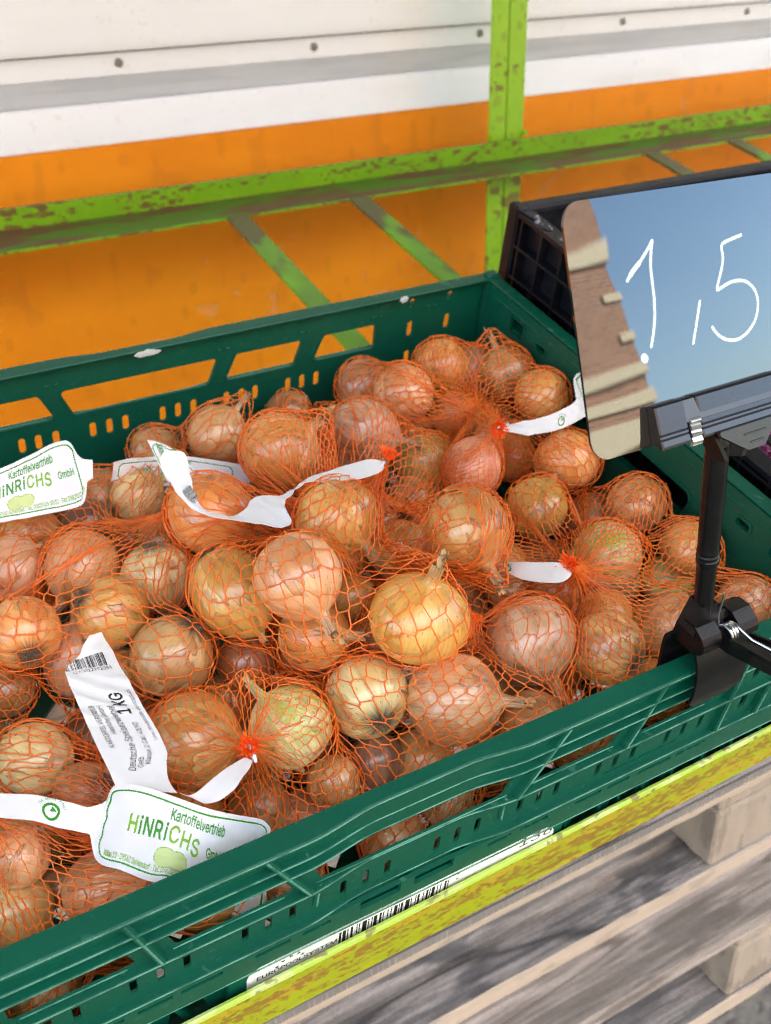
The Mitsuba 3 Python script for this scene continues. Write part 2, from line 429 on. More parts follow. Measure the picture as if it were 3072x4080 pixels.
# ------------------------------------------------------------------ pallets
def board(key, x0, x1, y0, y1, z0, z1, bsdf, c=.0022, seed=0, cuts=46, rag=.0012):
    """a sawn board along x: chamfered, a little warped, ragged on its front edge"""
    prof = lambda x: np.array([(y0 + c, z0), (y1 - c, z0), (y1, z0 + c), (y1, z1 - c), (y1 - c, z1), (y0 + c, z1), (y0, z1 - c), (y0, z0 + c)])
    m = sweep(prof, np.linspace(x0, x1, cuts))
    v = m.vertices.copy()
    q = np.column_stack([v[:, 0] * 60, v[:, 1] * 25 + seed, v[:, 2] * 120])
    v[:, 1] += (meshkit.fbm(q, 3, seed) - .5) * rag * 2
    v[:, 2] += (meshkit.fbm(np.column_stack([v[:, 0] * 5, v[:, 1] * 8 + seed, v[:, 2] * 0]), 2, seed + 3) - .5) * .002
    m.vertices = v
    return put(key, m, bsdf, smooth=40)


def pallet(label, yf, top, x_end, seed, tan):
    p = thing('wooden_pallet', label, 'pallet')
    z = top
    ys = [(0, .145), (.1845, .2845), (.3275, .4725), (.5155, .6155), (.655, .80)]
    x0, x1 = x_end - 1.2, x_end
    for k, (a, b) in enumerate(ys):
        board(f'{p}__deck_board', x0, x1, yf + a, yf + b, z - .022, z, 'wood_tan' if tan and k == 0 else 'wood_edge', seed=seed + k)
    if not tan:   # coarse saw marks on the upper half of the front edge
        pass
    for a in (0, .42, 1.055):
        xx0, xx1 = x0 + a, x0 + a + .145
        put(f'{p}__stringer', rbox(xx0 + .003, xx1 - .003, yf + .006, yf + .798, z - .044, z - .0222, .002), 'wood_block')
        for ya, yb in ((0, .1), (.3275, .4725), (.70, .80)):
            m = rbox(xx0, xx1, yf + ya + .003, yf + yb - .003, z - .1222, z - .0442, .003)
            m = m.subdivide_to_size(.016)
            v = m.vertices
            m.vertices = v + (meshkit.fbm(v * 70 + seed, 3)[:, None] - .5) * .0022
            put(f'{p}__block', m, 'wood_block')
    for a, b in ((0, .1), (.3275, .4725), (.70, .80)):
        board(f'{p}__bottom_board', x0, x1, yf + a, yf + b, z - .1445, z - .1225, 'wood_edge', seed=seed + 20 + int(a * 100))
    return p


P1 = pallet('weathered grey wooden pallet right under the yellow green front rail, upper of the two', .487, .2895, .790, 11, False)
# the row of saw ridges along its top front board
rd = MB()
for k, x in enumerate(np.arange(.10, .785, .0058)):
    r = rng.uniform(.6, 1.1)
    h = .0017 * r
    x += rng.uniform(-.0008, .0008)
    zb = .2789 + rng.uniform(-.0008, .0008)
    rd.mesh(hull([(x - .0024, .4885, zb), (x + .0024, .4885, zb), (x - .0024, .4885, .2893), (x + .0024, .4885, .2893), (x, .4872 - h, zb + .0012), (x, .4872 - h * .8, .2880)]))
rd.mesh(rbox(.08, .788, .4864, .4884, .2790, .2892, .0003))
put(f'{P1}__saw_ridges', rd, 'wood_sawn', kind='stuff')
P2 = pallet('tan brown wooden pallet standing on the ground, lower of the two', .430, .1445, .786, 41, True)

# ------------------------------------------------------------------ the green crate
crate = thing('vegetable_crate', 'dark green plastic vegetable crate full of netted onions', 'crate')


def rounded(pts, r=.003):
    return Polygon(pts).buffer(-r, 8).buffer(r, 8)


def slot(x, w0, w1, wd=.0046):
    return LineString([(x, w0 + wd / 2), (x, w1 - wd / 2)]).buffer(wd / 2, 6)


def sgn(pts, s):
    return [(s * a, b) for a, b in pts]


W3 = [(-.0578, -.0232), (.0578, -.0232), (.0495, -.0447), (-.0495, -.0447)]
W2 = [(.0722, -.0232), (.1257, -.0232), (.1186, -.0447), (.0627, -.0447)]
W1 = [(.1441, -.0232), (.1888, -.0232), (.1888, -.0447), (.1350, -.0447)]


def openings(sw=.0046):
    o = [rounded(W3)]
    for s in (-1, 1):
        o += [rounded(sgn(W2, s)), rounded(sgn(W1, s))]
        for x in (.0140, .0258, .0378, .0640, .0762, .0875, .1150, .1270, .1392, .1637, .1757, .1885):
            o.append(slot(s * x, -.0678, -.0550, sw))
        for x in (.2215, .2565):
            o += [slot(s * x, -.0152, -.0075, .005), slot(s * x, -.0412, -.0278, .005), slot(s * x, -.0678, -.0548, .005)]
        for x0, x1 in ((.105, .128), (.132, .158), (.162, .178), (.182, .205)):       # lattice near the floor
            o.append(rounded([(s * x0, -.124), (s * x1, -.124), (s * (x1 - .003), -.101), (s * (x0 + .005), -.101)], .002))
        for x0, x1 in ((.21, .226), (.23, .246), (.25, .27)):
            o.append(rounded([(s * x0, -.124), (s * x1, -.124), (s * x1, -.103), (s * x0, -.103)], .002))
    return o


def inset(x):
    """finger grip: the rim and flanges step in at the middle of the long sides"""
    a = np.abs(x)
    t = np.clip((.060 - a) / .038, 0, 1)
    return .0038 * t * t * (3 - 2 * t)


def long_wall(side):
    fr = side == 'front'
    key = f'{crate}__{side}_wall'
    def fn(v):
        return cw(np.column_stack([v[:, 0], (.012 - v[:, 2]) if fr else (.388 + v[:, 2]), v[:, 1]]))
    parts, beads = [], MB()
    plate = sbox(-.2875, -.1325, .2875, -.002).difference(unary_union(openings(.0034 if fr else .0048)))
    pm = prism(plate, .0016)
    pm = pm.subdivide_to_size(.012)
    pm.apply_translation([0, 0, .0066])
    parts.append(mapv(pm, fn))
    # raised rims round the openings on the inside
    for o in openings():
        if not fr and o.bounds[1] > -.07 and o.area > 2e-4:
            ring = o.buffer(.0016, 6).difference(o)
            m = prism(ring, .0012); m.apply_translation([0, 0, .0057]); parts.append(mapv(m, fn))
    xs = np.unique(np.concatenate([np.linspace(-.30, .30, 61), np.linspace(-.06, .06, 49)]))

    def flange(w0, th, d0, d1, ins=True, nose=.0006, drop=0.0, x0=-.30, x1=.30):
        X = xs[(xs >= x0 - 1e-9) & (xs <= x1 + 1e-9)]

        def prof(x):
            e = d1 - (inset(x) if ins else 0)
            return [(d0, w0), (d0, w0 - th), (e - nose, w0 - th - drop), (e, w0 - th - drop + nose), (e, w0 - nose), (e - nose, w0)]
        m = sweep(lambda x: [(b, a) for a, b in prof(x)], X)   # (x, w, d)
        if d1 > .011:
            P = np.column_stack([X, np.full(len(X), w0 - .0004), d1 - .0001 - (inset(X) if ins else 0 * X)])
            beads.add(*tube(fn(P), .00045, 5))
        return mapv(m, fn)
    # rim with rounded top edges and a turned-down lip
    def rim(x):
        e = .0122 - inset(x)
        return [(-.0048, .0064), (-.0030, .0050), (-.0030, .0012), (-.0008, .0002), (-.0001, .0008), (0, .0018), (0, e - .0016), (-.0003, e - .0006), (-.0010, e), (-.0024, e), (-.0030, e - .0005), (-.0030, .0082), (-.0048, .0080)]
    parts.append(mapv(sweep(rim, xs), fn))
    parts.append(flange(-.0130, .0018, .0080, .0122))
    parts.append(flange(-.0228, .0018, .0080, .0122))
    for q_ in openings()[:1] + [o for o in openings() if o.area > 3e-4 and o.bounds[1] > -.05][1:]:
        xa_, _, xb_, _ = q_.bounds
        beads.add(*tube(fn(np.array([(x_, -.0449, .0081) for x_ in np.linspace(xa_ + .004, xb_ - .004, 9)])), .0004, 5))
    parts.append(flange(-.0456, .0020, .0080, .0122, ins=True, drop=.001))
    parts.append(flange(-.0738, .0022, .0080, .0122, ins=True))
    # lower band with a row of slots
    holes = []
    for s in (-1, 1):
        for x0, x1 in ((.100, .120), (.124, .140), (.146, .170), (.174, .196), (.045, .060), (.066, .084)):
            holes.append(sbox(min(s * x0, s * x1), -.0822, max(s * x0, s * x1), -.0792))
    holes += [sbox(-.029, -.0845, -.0065, -.0765), sbox(.0015, -.0845, .0245, -.0765)]
    band = sbox(-.2975, -.0965, .2975, -.0758).difference(unary_union(holes))
    m = prism(band, .0022).subdivide_to_size(.012); m.apply_translation([0, 0, .0094]); parts.append(mapv(m, fn))
    parts.append(flange(-.0945, .0020, .0046, .0118, ins=False, x0=-.2975, x1=.2975))
    # the label carrier in the middle, down to the floor
    m = prism(sbox(-.0965, -.1325, .0975, -.0966), .0022); m.apply_translation([0, 0, .0090]); parts.append(mapv(m, fn))
    for xx in (-.0965, .0975):
        parts.append(mapv(rbox(xx - .0012, xx + .0012, -.1325, -.0966, .002, .0112, .0003), fn))
    parts.append(flange(-.1295, .003, .0, .0112, ins=False, x0=-.292, x1=.292))
    # hair-thin mould line
    xx = np.linspace(-.285, .285, 90)
    P = np.column_stack([xx, -.0752 + .0018 * np.cos(xx * 22) * 0 - .001 * (np.abs(xx) < .05), np.full(90, .0030)])
    # slanting ribs between the flanges
    ribs = []
    for s in (-1, 1):
        ribs += [((s * .0790, -.002), (s * .0572, -.0455)), ((s * .1395, -.002), (s * .1265, -.0455)), ((s * .2025, -.002), (s * .2018, -.0738)), ((s * .2345, -.0455), (s * .2330, -.0738)), ((s * .2500, -.002), (s * .2440, -.0455)), ((s * .2860, -.002), (s * .2860, -.0738))]
        ribs += [((s * .0512, -.0455), (s * .0522, -.0640))]
    for (xa, wa), (xb, wb) in ribs:
        n = 2
        dx = .0017
        e0, e1 = .0124 - inset(xa), .0124 - inset(xb)
        if abs(xa) < .06 and wb > -.07:
            e0 = e1 = .0095
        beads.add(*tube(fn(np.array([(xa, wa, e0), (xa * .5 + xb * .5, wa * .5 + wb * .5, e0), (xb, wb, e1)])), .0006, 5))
        pts = []
        for (x, ww, e) in ((xa, wa, e0), (xb, wb, e1)):
            for sx in (-dx, dx):
                pts += [(x + sx, ww, .0070), (x + sx, ww, e - .0006), (x + sx * .4, ww, e)]
        parts.append(mapv(hull(pts), fn))
    for s in (-1, 1):      # lattice ribs behind the rail
        for x in (.112, .136, .150, .168, .19, .214, .238, .262):
            parts.append(mapv(hull([(s * x + a, -.1325, d) for a in (-.001, .001) for d in (.002, .010)] + [(s * x + .012 * ((int(x * 1000) % 2) * 2 - 1) + a, -.0966, d) for a in (-.001, .001) for d in (.002, .010)]), fn))
    # small moulding nubs under the rim on the inside
    for s in (-1, 1):
        for x in (.062, .128, .19, .24):
            for ww in (-.0085, -.0172):
                for o in (-.0032, .0032):
                    parts.append(mapv(rbox(s * x + o - .0016, s * x + o + .0016, ww - .001, ww + .001, .0054, .0067, .0003), fn))
    xr = xs[np.abs(xs) < .2975]
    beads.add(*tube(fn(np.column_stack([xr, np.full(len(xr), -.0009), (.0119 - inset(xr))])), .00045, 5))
    put(key, trimesh.util.concatenate(parts), 'crate_green', smooth=35)
    put(f'{key}__edge_glint_bead', beads, 'crate_worn_glint', smooth=True)  # added beads carry the painted glint along rim, flange and rib edges


long_wall('back')
long_wall('front')


def end_wall(s):
    """s = +1: the right end. Local coordinates (v - .2, w, outward)"""
    key = f'{crate}__end_wall'
    fn = lambda q: cw(np.column_stack([s * (.288 + q[:, 2]), q[:, 0] + .2, q[:, 1]]))
    o = [rounded([(-.067, -.030), (.067, -.030), (.062, -.052), (-.062, -.052)], .006)]
    for t in (-1, 1):
        o += [rounded([(t * .134, -.0128), (t * .1515, -.0128), (t * .1515, -.0254), (t * .134, -.0254)], .0008),
              rounded([(t * .1042, -.0168), (t * .1155, -.0168), (t * .1155, -.0226), (t * .1042, -.0226)], .002)]
        for v in (.10, .125, .15):
            o.append(slot(t * v, -.0678, -.0550))
    plate = sbox(-.1875, -.1325, .1875, -.002).difference(unary_union(o))
    parts = [mapv(prism(plate, .0028), fn)]
    for q in o:
        ring = q.buffer(.0017, 6).difference(q)
        m = prism(ring, .0012); m.apply_translation([0, 0, -.0011]); parts.append(mapv(m, fn))
    e = .0122
    prof = [(-.0028, .0022), (-.0008, .0004), (-.0001, .0012), (0, .0022), (0, e - .0016), (-.0003, e - .0006), (-.0010, e), (-.0024, e), (-.0030, e - .0005), (-.0030, .0082), (-.0048, .0080)]
    parts.append(mapv(sweep(lambda x: prof, np.linspace(-.1995, .1995, 12)), fn))
    for ww, d1 in ((-.0245, .0118), (-.056, .0118), (-.0738, .0118), (-.1295, .011)):
        pr = [(ww, .0027), (ww - .002, .0027), (ww - .002, d1 - .0006), (ww - .0014, d1), (ww - .0006, d1), (ww, d1 - .0006)]
        parts.append(mapv(sweep(lambda x: pr, [-.199, .199]), fn))
    for v in np.linspace(-.19, .19, 9):
        parts.append(mapv(rbox(v - .0011, v + .0011, -.0738, -.056, .002, .0116, .0003), fn))
    # inside bead under the rim
    parts.append(mapv(rbox(-.187, .187, -.0105, -.0088, -.0008, .0004, .0003), fn))
    put(key, trimesh.util.concatenate(parts), 'crate_green', smooth=35)


end_wall(1)
end_wall(-1)
# corner posts
for sx in (-1, 1):
    for sv, v0 in ((1, .3985), (-1, .0015)):
        a, b = sx * .2885, sx * .2995
        v1 = v0 - sv * .0105
        cp = rbox(min(a, b), max(a, b), min(v0, v1), max(v0, v1), -.1325, .0028 if (sx > 0 and sv > 0) else -.0008, .0016)
        put(f'{crate}__corner_post', mapv(cp, cw), 'crate_green')
fl = sbox(-.2885, .0115, .2885, .3885)
hol = []
for i in range(-9, 10):
    for j in range(12):
        cx, cy = i * .030 + (j % 2) * .015, .03 + j * .031
        hol.append(affinity.rotate(sbox(cx - .0085, cy - .0085, cx + .0085, cy + .0085), 45))
flo = prism(fl.difference(unary_union([h for h in hol if fl.buffer(-.004).contains(h)])), .0035)
put(f'{crate}__base', mapv(flo, lambda v: cw(v + np.array([0, 0, -.1360]))), 'crate_green')
# chewed white scuffs on the rim
for k, (x, v, ww, sz) in enumerate(((.0045, .3878, -.0030, .0085), (.209, .3876, -.0020, .0035))):
    m = trimesh.creation.icosphere(3, 1.0)
    q = m.vertices * np.array([sz, .0010, .0026])
    q *= (1 + .9 * (meshkit.fbm(m.vertices * 3.1 + k, 3) - .5))[:, None]
    put(f'{crate}__chewed_edge', trimesh.Trimesh(cw(q + np.array([x, v, ww])), m.faces, process=False), 'crate_scuff', smooth=True)


# ------------------------------------------------------------------ lettering
def flat_text(text, h, bold=False, xs=1.0, sub=None):
    m = meshkit.text_mesh(text, h, depth=.001, bold=bold)
    n = m.face_normals[:, 2] > .5
    m = trimesh.Trimesh(m.vertices, m.faces[n], process=True)
    m.remove_unreferenced_vertices()
    v = m.vertices.copy(); v[:, 2] = 0; v[:, 0] -= v[:, 0].min(); v[:, 0] *= xs
    m = trimesh.Trimesh(v, m.faces, process=False)
    if sub:
        m = m.subdivide_to_size(sub)
    return m


def flat_poly(poly, sub=None):
    g = list(getattr(poly, 'geoms', [poly]))
    vs = MB()
    for p in g:
        v, f = trimesh.creation.triangulate_polygon(p, engine='earcut')
        vs.add(np.column_stack([v, np.zeros(len(v))]), f)
    m = vs.out()
    return m.subdivide_to_size(sub) if sub else m


def arrows_mark(r):
    """two interlocking arrows in a ring, as on the bands of the nets"""
    out = []
    for s in (0, 1):
        a = np.linspace(math.radians(200), math.radians(20), 24) + math.pi * s
        w = np.linspace(.10, .26, 24) * r
        o = [(math.cos(t) * (r), math.sin(t) * r) for t in a]
        i = [(math.cos(t) * (r - 1.5 * x) + .10 * r * (1 - 2 * s), math.sin(t) * (r - 1.5 * x)) for t, x in zip(a, w)]
        out.append(Polygon(o + i[::-1]).buffer(0))
    out.append(Polygon([(.15 * r, .62 * r), (.62 * r, .10 * r), (-.12 * r, .02 * r)]))
    return unary_union(out)


ean = [2, 1, 3, 1, 1, 2, 2, 3, 1, 1, 1, 2, 4, 1, 1, 2, 1, 1, 3, 2, 2, 1, 1, 3, 1, 2, 1, 2, 3, 1, 1, 1, 2, 2, 4, 1, 1, 3, 1, 1, 2, 3, 1, 2, 2, 1, 1, 1, 3, 2, 1, 2, 1, 3, 2, 1, 1]


def barcode(width, height, seed=0):
    seq = ean[seed:] + ean[:seed]
    tot = sum(seq); x = 0; o = []
    for k, n in enumerate(seq):
        if k % 2 == 0:
            o.append(sbox(x / tot * width, 0, (x + n) / tot * width - .06 * width / tot, height))
        x += n
    return unary_union(o)


# ------------------------------------------------------------------ sticker on the crate front
st = sbox(-.0885, -.1240, .0925, -.0928).buffer(-.0095).buffer(.0095, 10)
st = mapv(prism(affinity.rotate(st, .15, origin=(0, -.109)), .0003), lambda v: cw(np.column_stack([v[:, 0], .0007 - v[:, 2], v[:, 1]])))
put(f'{crate}__sticker', st, 'sticker_white', label='white sticker with a barcode and the number 136')
mat('ink_black', (.012, .012, .014), .5)
mat('ink_green', (.035, .25, .018), .5)
mat('ink_lime', (.20, .42, .02), .5)
mat('ink_pale', (.55, .66, .28), .5)
mat('ink_grey', (.22, .22, .26), .5)


def on_front(m, x, w0, d):
    c, s = math.cos(math.radians(.15)), math.sin(math.radians(.15))
    return mapv(m, lambda v: cw(np.column_stack([x + v[:, 0] * c - v[:, 1] * s, np.full(len(v), d) - v[:, 2], w0 + v[:, 0] * s + v[:, 1] * c])))


ink = MB()
ink.mesh(on_front(flat_text('EUROPOOLSYSTEM', .0036, True, .92), -.0835, -.1062, .00030))
tri = lambda x, y, a, r: affinity.rotate(Polygon([(x - r, y - r * .8), (x + r, y - r * .8), (x, y + r)]), a, origin=(x, y))
ink.mesh(on_front(flat_poly(unary_union([tri(-.0735, -.1012, 90, .0012), tri(-.0700, -.0985, 180, .0012), tri(-.0655, -.0972, 270, .0012), tri(-.0618, -.0974, 0, .0012), tri(-.0600, -.1002, 90, .0012)])), 0, 0, .00032))
ink.mesh(on_front(flat_poly(barcode(.064, .016)), -.0395, -.1138, .00031))
for yy in (-.1018, -.0968):
    ink.mesh(on_front(flat_poly(sbox(0, 0, .0016, .0013)), .0290, yy, .00031))
ink.mesh(on_front(flat_text('136', .0078, False, 1.15), .0690, -.1005, .00031))
put(f'{crate}__sticker__print', ink, 'ink_black', kind='stuff')


def raised(text, x, w0, h, d=.0003):
    m = meshkit.text_mesh(text, h, depth=.0004)
    return mapv(m, lambda v: cw(np.column_stack([x + v[:, 0], .0039 - v[:, 2], w0 + v[:, 1]])))


em = trimesh.util.concatenate([raised('15.10.2  2010  0', -.040, -.0712, .0030), raised('www.europoolsystem.com', .121, -.0712, .0030)])
put(f'{crate}__embossed_letters', em, 'crate_green', kind='stuff')

# ------------------------------------------------------------------ the black crate next to it, with a net of red onions
bc = thing('black_crate', 'black plastic crate with ribbed side right of the green crate, behind the price sign', 'crate')
X0, X1 = .3085, .9085


def bl(name, m, bsdf='black_crate', **k):
    return put(f'{bc}__{name}', mapv(m, cw), bsdf, **k)


top = [(.0035, -.1325), (.4045, -.1325), (.4045, .0520), (.318, .0490), (.296, .0440), (.272, .0130), (.262, .0080), (.095, .0050), (.080, .0070), (.055, .0440), (.042, .0490), (.0035, .0520)]
side = Polygon(top).difference(unary_union([slot(.388, .030, .040, .006), rounded([(.20, -.02), (.212, -.02), (.212, -.012), (.20, -.012)], .002)]))
m = prism(side, .0028)
left_wall = mapv(m, lambda v: cw(np.column_stack([X0 + .010 + v[:, 2], v[:, 0], v[:, 1]])))
put(f'{bc}__side_wall', left_wall, 'black_crate')
rib = MB()
for v in np.arange(.020, .40, .0262):
    hi = np.interp(v, [p[0] for p in top[2:]][::-1], [p[1] for p in top[2:]][::-1]) - .004
    rib.mesh(mapv(rbox(X0 + .0015, X0 + .0101, v - .0011, v + .0011, -.132, hi, .0003), cw))
for ww in (-.098, -.066, -.034, -.002, .024):
    seg = [(.0035, .4045)] if ww < .004 else [(.0035, .115), (.290, .4045)]
    for a, b in seg:
        rib.mesh(mapv(rbox(X0 + .0012, X0 + .0101, a, b, ww - .0011, ww + .0011, .0003), cw))
put(f'{bc}__ribs', rib, 'black_crate')
# top edge strip of the side, following its dip
edge = MB()
for (a, b), (c, d) in zip(top[2:], top[3:]):
    edge.mesh(mapv(hull([(X0 + s, y, z + t) for (y, z) in ((a, b), (c, d)) for s in (.0008, .0150) for t in (-.0030, .0006)]), cw))
put(f'{bc}__side_rim', edge, 'black_crate')
for nm, v0, s in (('back_wall', .3925, 1), ('front_wall', .0155, -1)):
    pl = sbox(X0 + .011, -.1325, X1 - .011, .050).difference(unary_union([slot(x, .024, .037, .0065) for x in (X0 + .035, X0 + .30, X1 - .06)] + [slot(x, -.03, -.012, .006) for x in np.arange(X0 + .05, X1 - .04, .05)]))
    put(f'{bc}__{nm}', mapv(prism(pl, .0028), lambda v: cw(np.column_stack([v[:, 0], v0 + s * v[:, 2], v[:, 1]]))), 'black_crate')
    rimp = lambda x: [(v0 - s * .001, .0495), (v0 - s * .0005, .0525), (v0 + s * .002, .0548), (v0 + s * .0105, .0548), (v0 + s * .0120, .0530), (v0 + s * .0120, .0440), (v0 + s * .0105, .0440), (v0 + s * .0100, .0500), (v0 + s * .0030, .0500)]
    put(f'{bc}__{nm}_rim', mapv(sweep(rimp, np.linspace(X0 + .001, X1 - .001, 12)), cw), 'black_crate', smooth=35)
put(f'{bc}__side_wall', mapv(prism(sbox(.0035, -.1325, .4045, .052), .0028), lambda v: cw(np.column_stack([X1 - .010 - v[:, 2], v[:, 0], v[:, 1]]))), 'black_crate')
bl('base', rbox(X0 + .011, X1 - .011, .0158, .3922, -.1360, -.1326, .0005))
bl('corner_block', rbox(X0 - .0005, X0 + .0100, .3915, .4055, -.132, .0560, .002))
for k in range(5):
    m = trimesh.creation.icosphere(2, 1.0)
    q = m.vertices * np.array([.0045, .0105 - .001 * k, .0006]) * (1 + .8 * (meshkit.fbm(m.vertices * 2 + k, 3)[:, None] - .5))
    bl('scuff', trimesh.Trimesh(q + np.array([X0 + .0075, .386 - .018 * k, .0529 - .0014 * k]), m.faces, process=False), 'black_scuff', smooth=True)

# ------------------------------------------------------------------ price sign on its clip
NRM = np.array([.0750, -.9425, .3255]); NRM /= np.linalg.norm(NRM)
SW = np.array([.997, .0653, -.0407]); SW -= NRM * SW.dot(NRM); SW /= np.linalg.norm(SW)
SH = np.cross(NRM, SW)
SO = cw([.1475, .033, .133]) + NRM * .004


def sg(p):
    """sign coordinates in millimetres: along, up, out of its face"""
    p = np.asarray(p, float) / 1000
    return SO + p[:, :1] * SW + p[:, 1:2] * SH + p[:, 2:3] * NRM


ps = thing('price_sign', 'glossy black price sign with a hand written 1,5 on a clip stand', 'sign')


def bend(x, y):
    """the plate is not quite flat"""
    return -.8 * ((x + 5) / 75) ** 2 + .016 * np.sin(y / 7.0 + x / 40) * np.clip((45 - x) / 90, 0, 1) + .008 * np.sin(y / 4.5 + x / 30) + .05 * np.sin(y / 21 + 1.2 + x / 45)


outline = sbox(-73.2, 2.6, 75.0, 104.6).buffer(-9.5).buffer(9.5, 10)
gx, gy = np.meshgrid(np.linspace(-73.2, 75.0, 112), np.linspace(2.6, 104.6, 80), indexing='ij')
# clamp the grid into the rounded outline
cx, cy = np.clip(gx, -63.7, 65.5), np.clip(gy, 12.1, 95.1)
dx, dy = gx - cx, gy - cy
L = np.maximum(np.hypot(dx, dy), 1e-9); mx = np.maximum(np.abs(dx), np.abs(dy))
gx, gy = cx + dx / L * mx, cy + dy / L * mx
v1 = np.stack([gx, gy, bend(gx, gy)], -1).reshape(-1, 3)
i, j = np.meshgrid(np.arange(111), np.arange(79), indexing='ij')
q = np.stack([i * 80 + j, (i + 1) * 80 + j, (i + 1) * 80 + j + 1, i * 80 + j + 1], -1).reshape(-1, 4)
v2 = v1 + np.array([0, 0, -1.2]); n1 = len(v1)
rim_idx = np.concatenate([np.arange(112) * 80, 111 * 80 + np.arange(1, 80), (np.arange(110, -1, -1)) * 80 + 79, np.arange(78, 0, -1)])
r2 = np.roll(rim_idx, -1)
plate = MB().add(sg(v1), q).add(sg(v2), q[:, ::-1])
side_v = np.vstack([v1[rim_idx], v2[rim_idx]]); k = np.arange(len(rim_idx)); kn = (k + 1) % len(k)
plate.add(sg(side_v), np.stack([k, k + len(k), kn + len(k), kn], 1))
put(f'{ps}__plate', plate, 'sign_gloss', smooth=40)
SIGN = [('one', [(-44.0, 71.2), (-40.9, 74.1), (-35.7, 77.7), (-30.6, 82.2), (-27.5, 85.6), (-28.5, 83.3), (-29.6, 79.1), (-30.4, 74.9), (-30.4, 68.3), (-30.3, 62.2), (-31.1, 54.6), (-32.9, 48.2), (-35.0, 43.2)], 1), ('comma', [(-4.1, 56.8), (-5.6, 52.8), (-7.9, 46.8), (-10.5, 40.4)], 1), ('five', [(25.4, 80.8), (19.2, 79.9), (13.0, 78.9), (11.7, 78.0), (12.6, 75.9), (13.0, 72.9), (11.4, 68.6), (8.7, 63.8), (6.3, 59.4), (10.4, 60.8), (15.8, 62.1), (21.1, 62.2), (26.2, 61.0), (30.9, 57.4), (32.8, 52.6), (32.2, 47.9), (29.6, 43.0), (24.1, 39.0), (18.0, 37.0), (12.3, 37.4), (7.4, 39.3), (3.5, 42.5), (2.0, 44.9)], 1), ('dot', [(-39.6, 39.4), (-39.1, 38.9)], 2.6)]
ch = MB()
for nm, pts, wd in SIGN:
    p = np.array(pts, float)
    if len(p) > 3:
        t = np.concatenate([[0], np.cumsum(np.hypot(*np.diff(p, axis=0).T))])
        tt = np.linspace(0, t[-1], 70)
        p = np.column_stack([np.interp(tt, t, p[:, 0]), np.interp(tt, t, p[:, 1])])
        for _ in range(2):
            p[1:-1] = (p[:-2] + 2 * p[1:-1] + p[2:]) / 4
    line = LineString(p).buffer(.70 * wd, 6)
    if nm == 'one':
        line = line.union(LineString(p[3:11]).buffer(1.05, 6))
    mm = flat_poly(line, 2.0)
    vv = mm.vertices.copy(); vv[:, 2] = bend(vv[:, 0], vv[:, 1]) + .12
    ch.add(sg(vv), mm.faces)
put(f'{ps}__handwriting', ch, 'chalk', label='handwritten white figures 1,5')

bar_prof = [(19.2, .6), (19.4, 2.2), (18.6, 4.4), (7.4, 5.9), (6.9, 5.5), (6.4, 6.0), (5.6, 6.2), (5.1, 5.7), (4.6, 6.3), (2.2, 6.9), (1.2, 6.7), (.9, 5.8), (2.4, 4.6), (3.0, .6)]


def bar_piece(x0, x1, prof=bar_prof):
    m = sweep(lambda x: prof, [x0, x0 + .8, x1 - .8, x1])
    v = m.vertices.copy()
    for xe, s in ((x0, 1), (x1, -1)):
        e = np.abs(v[:, 0] - xe) < 1e-6
        v[e, 2] -= .5
    return trimesh.Trimesh(sg(v), m.faces, process=False)


put(f'{ps}__holder_bar', trimesh.util.concatenate([bar_piece(-41.5, -24.5), bar_piece(-17.0, 36.5), bar_piece(44.0, 61.0), bar_piece(-26, 46, [(19.0, .6), (19.2, 2.1), (18.4, 3.4), (9.5, 6.0), (9.0, 5.2), (3.2, .6)])]), 'bar_gloss', smooth=25)
for x in (-20.8, 40.2):
    m = sweep(lambda y: [(x - 3.1, 5.2 + .25 * math.sin(y * 2.2)), (x + 3.1, 5.2 + .25 * math.sin(y * 2.2)), (x + 3.0, 6.6 + .4 * math.sin(y * 2.2)), (x - 3.0, 6.6 + .4 * math.sin(y * 2.2))], np.linspace(-1.0, 10.6, 18))
    put(f'{ps}__clip_spring', trimesh.Trimesh(sg(np.column_stack([m.vertices[:, 1], m.vertices[:, 0], m.vertices[:, 2]])), m.faces[:, ::-1], process=False), 'spring_steel', smooth=40)
tab = MB()
tp = Polygon([(-9.5, 1.6), (27.0, 1.6), (26.2, -.6), (18.6, -9.8), (7.6, -9.8), (-8.8, -.4)]).buffer(-.8).buffer(.8, 6)
m = prism(tp, 1.9); tab.add(sg(m.vertices + np.array([0, 0, 6.6])), m.faces)
for y0, a, b in ((-2.6, 5.2, 20.0), (-6.6, 9.0, 18.0)):
    m = rbox(a, b, y0 - .45, y0 + .45, 8.4, 8.9, .2); tab.add(sg(m.vertices), m.faces)
put(f'{ps}__swivel_tab', tab, 'bar_gloss')
yk = MB()
for s in (-1, 1):
    m = hull([(3.8 + s * 13 + a, 1.5, b) for a in (-1.2, 1.2) for b in (-3.5, 5.5)] + [(3.8 + s * 5.2 + a, -13.0, b) for a in (-1.2, 1.2) for b in (-3.0, 4.0)])
    yk.add(sg(m.vertices), m.faces)
put(f'{ps}__yoke', yk, 'black_plastic')
PB, PT = cw([.1640, .0120, .0245]), cw([.1566, .0345, .1225])
ax = PT - PB; PL = np.linalg.norm(ax); ax /= PL


def pole_prof():
    h = [0, .004, .018, .034, .0345, .0355, .036, .0376, .0382, .0390, .0396, .0402, .0410, .0416, .0424, .0430, .0445, .046, .060, .080, PL - .004, PL]
    r = [.0053, .0051, .0049, .0049, .0049, .0054, .0056, .0056, .0051, .0051, .0056, .0056, .0051, .0051, .0056, .0056, .0053, .0053, .0054, .0055, .0056, .0052]
    return np.array(h), np.array(r)


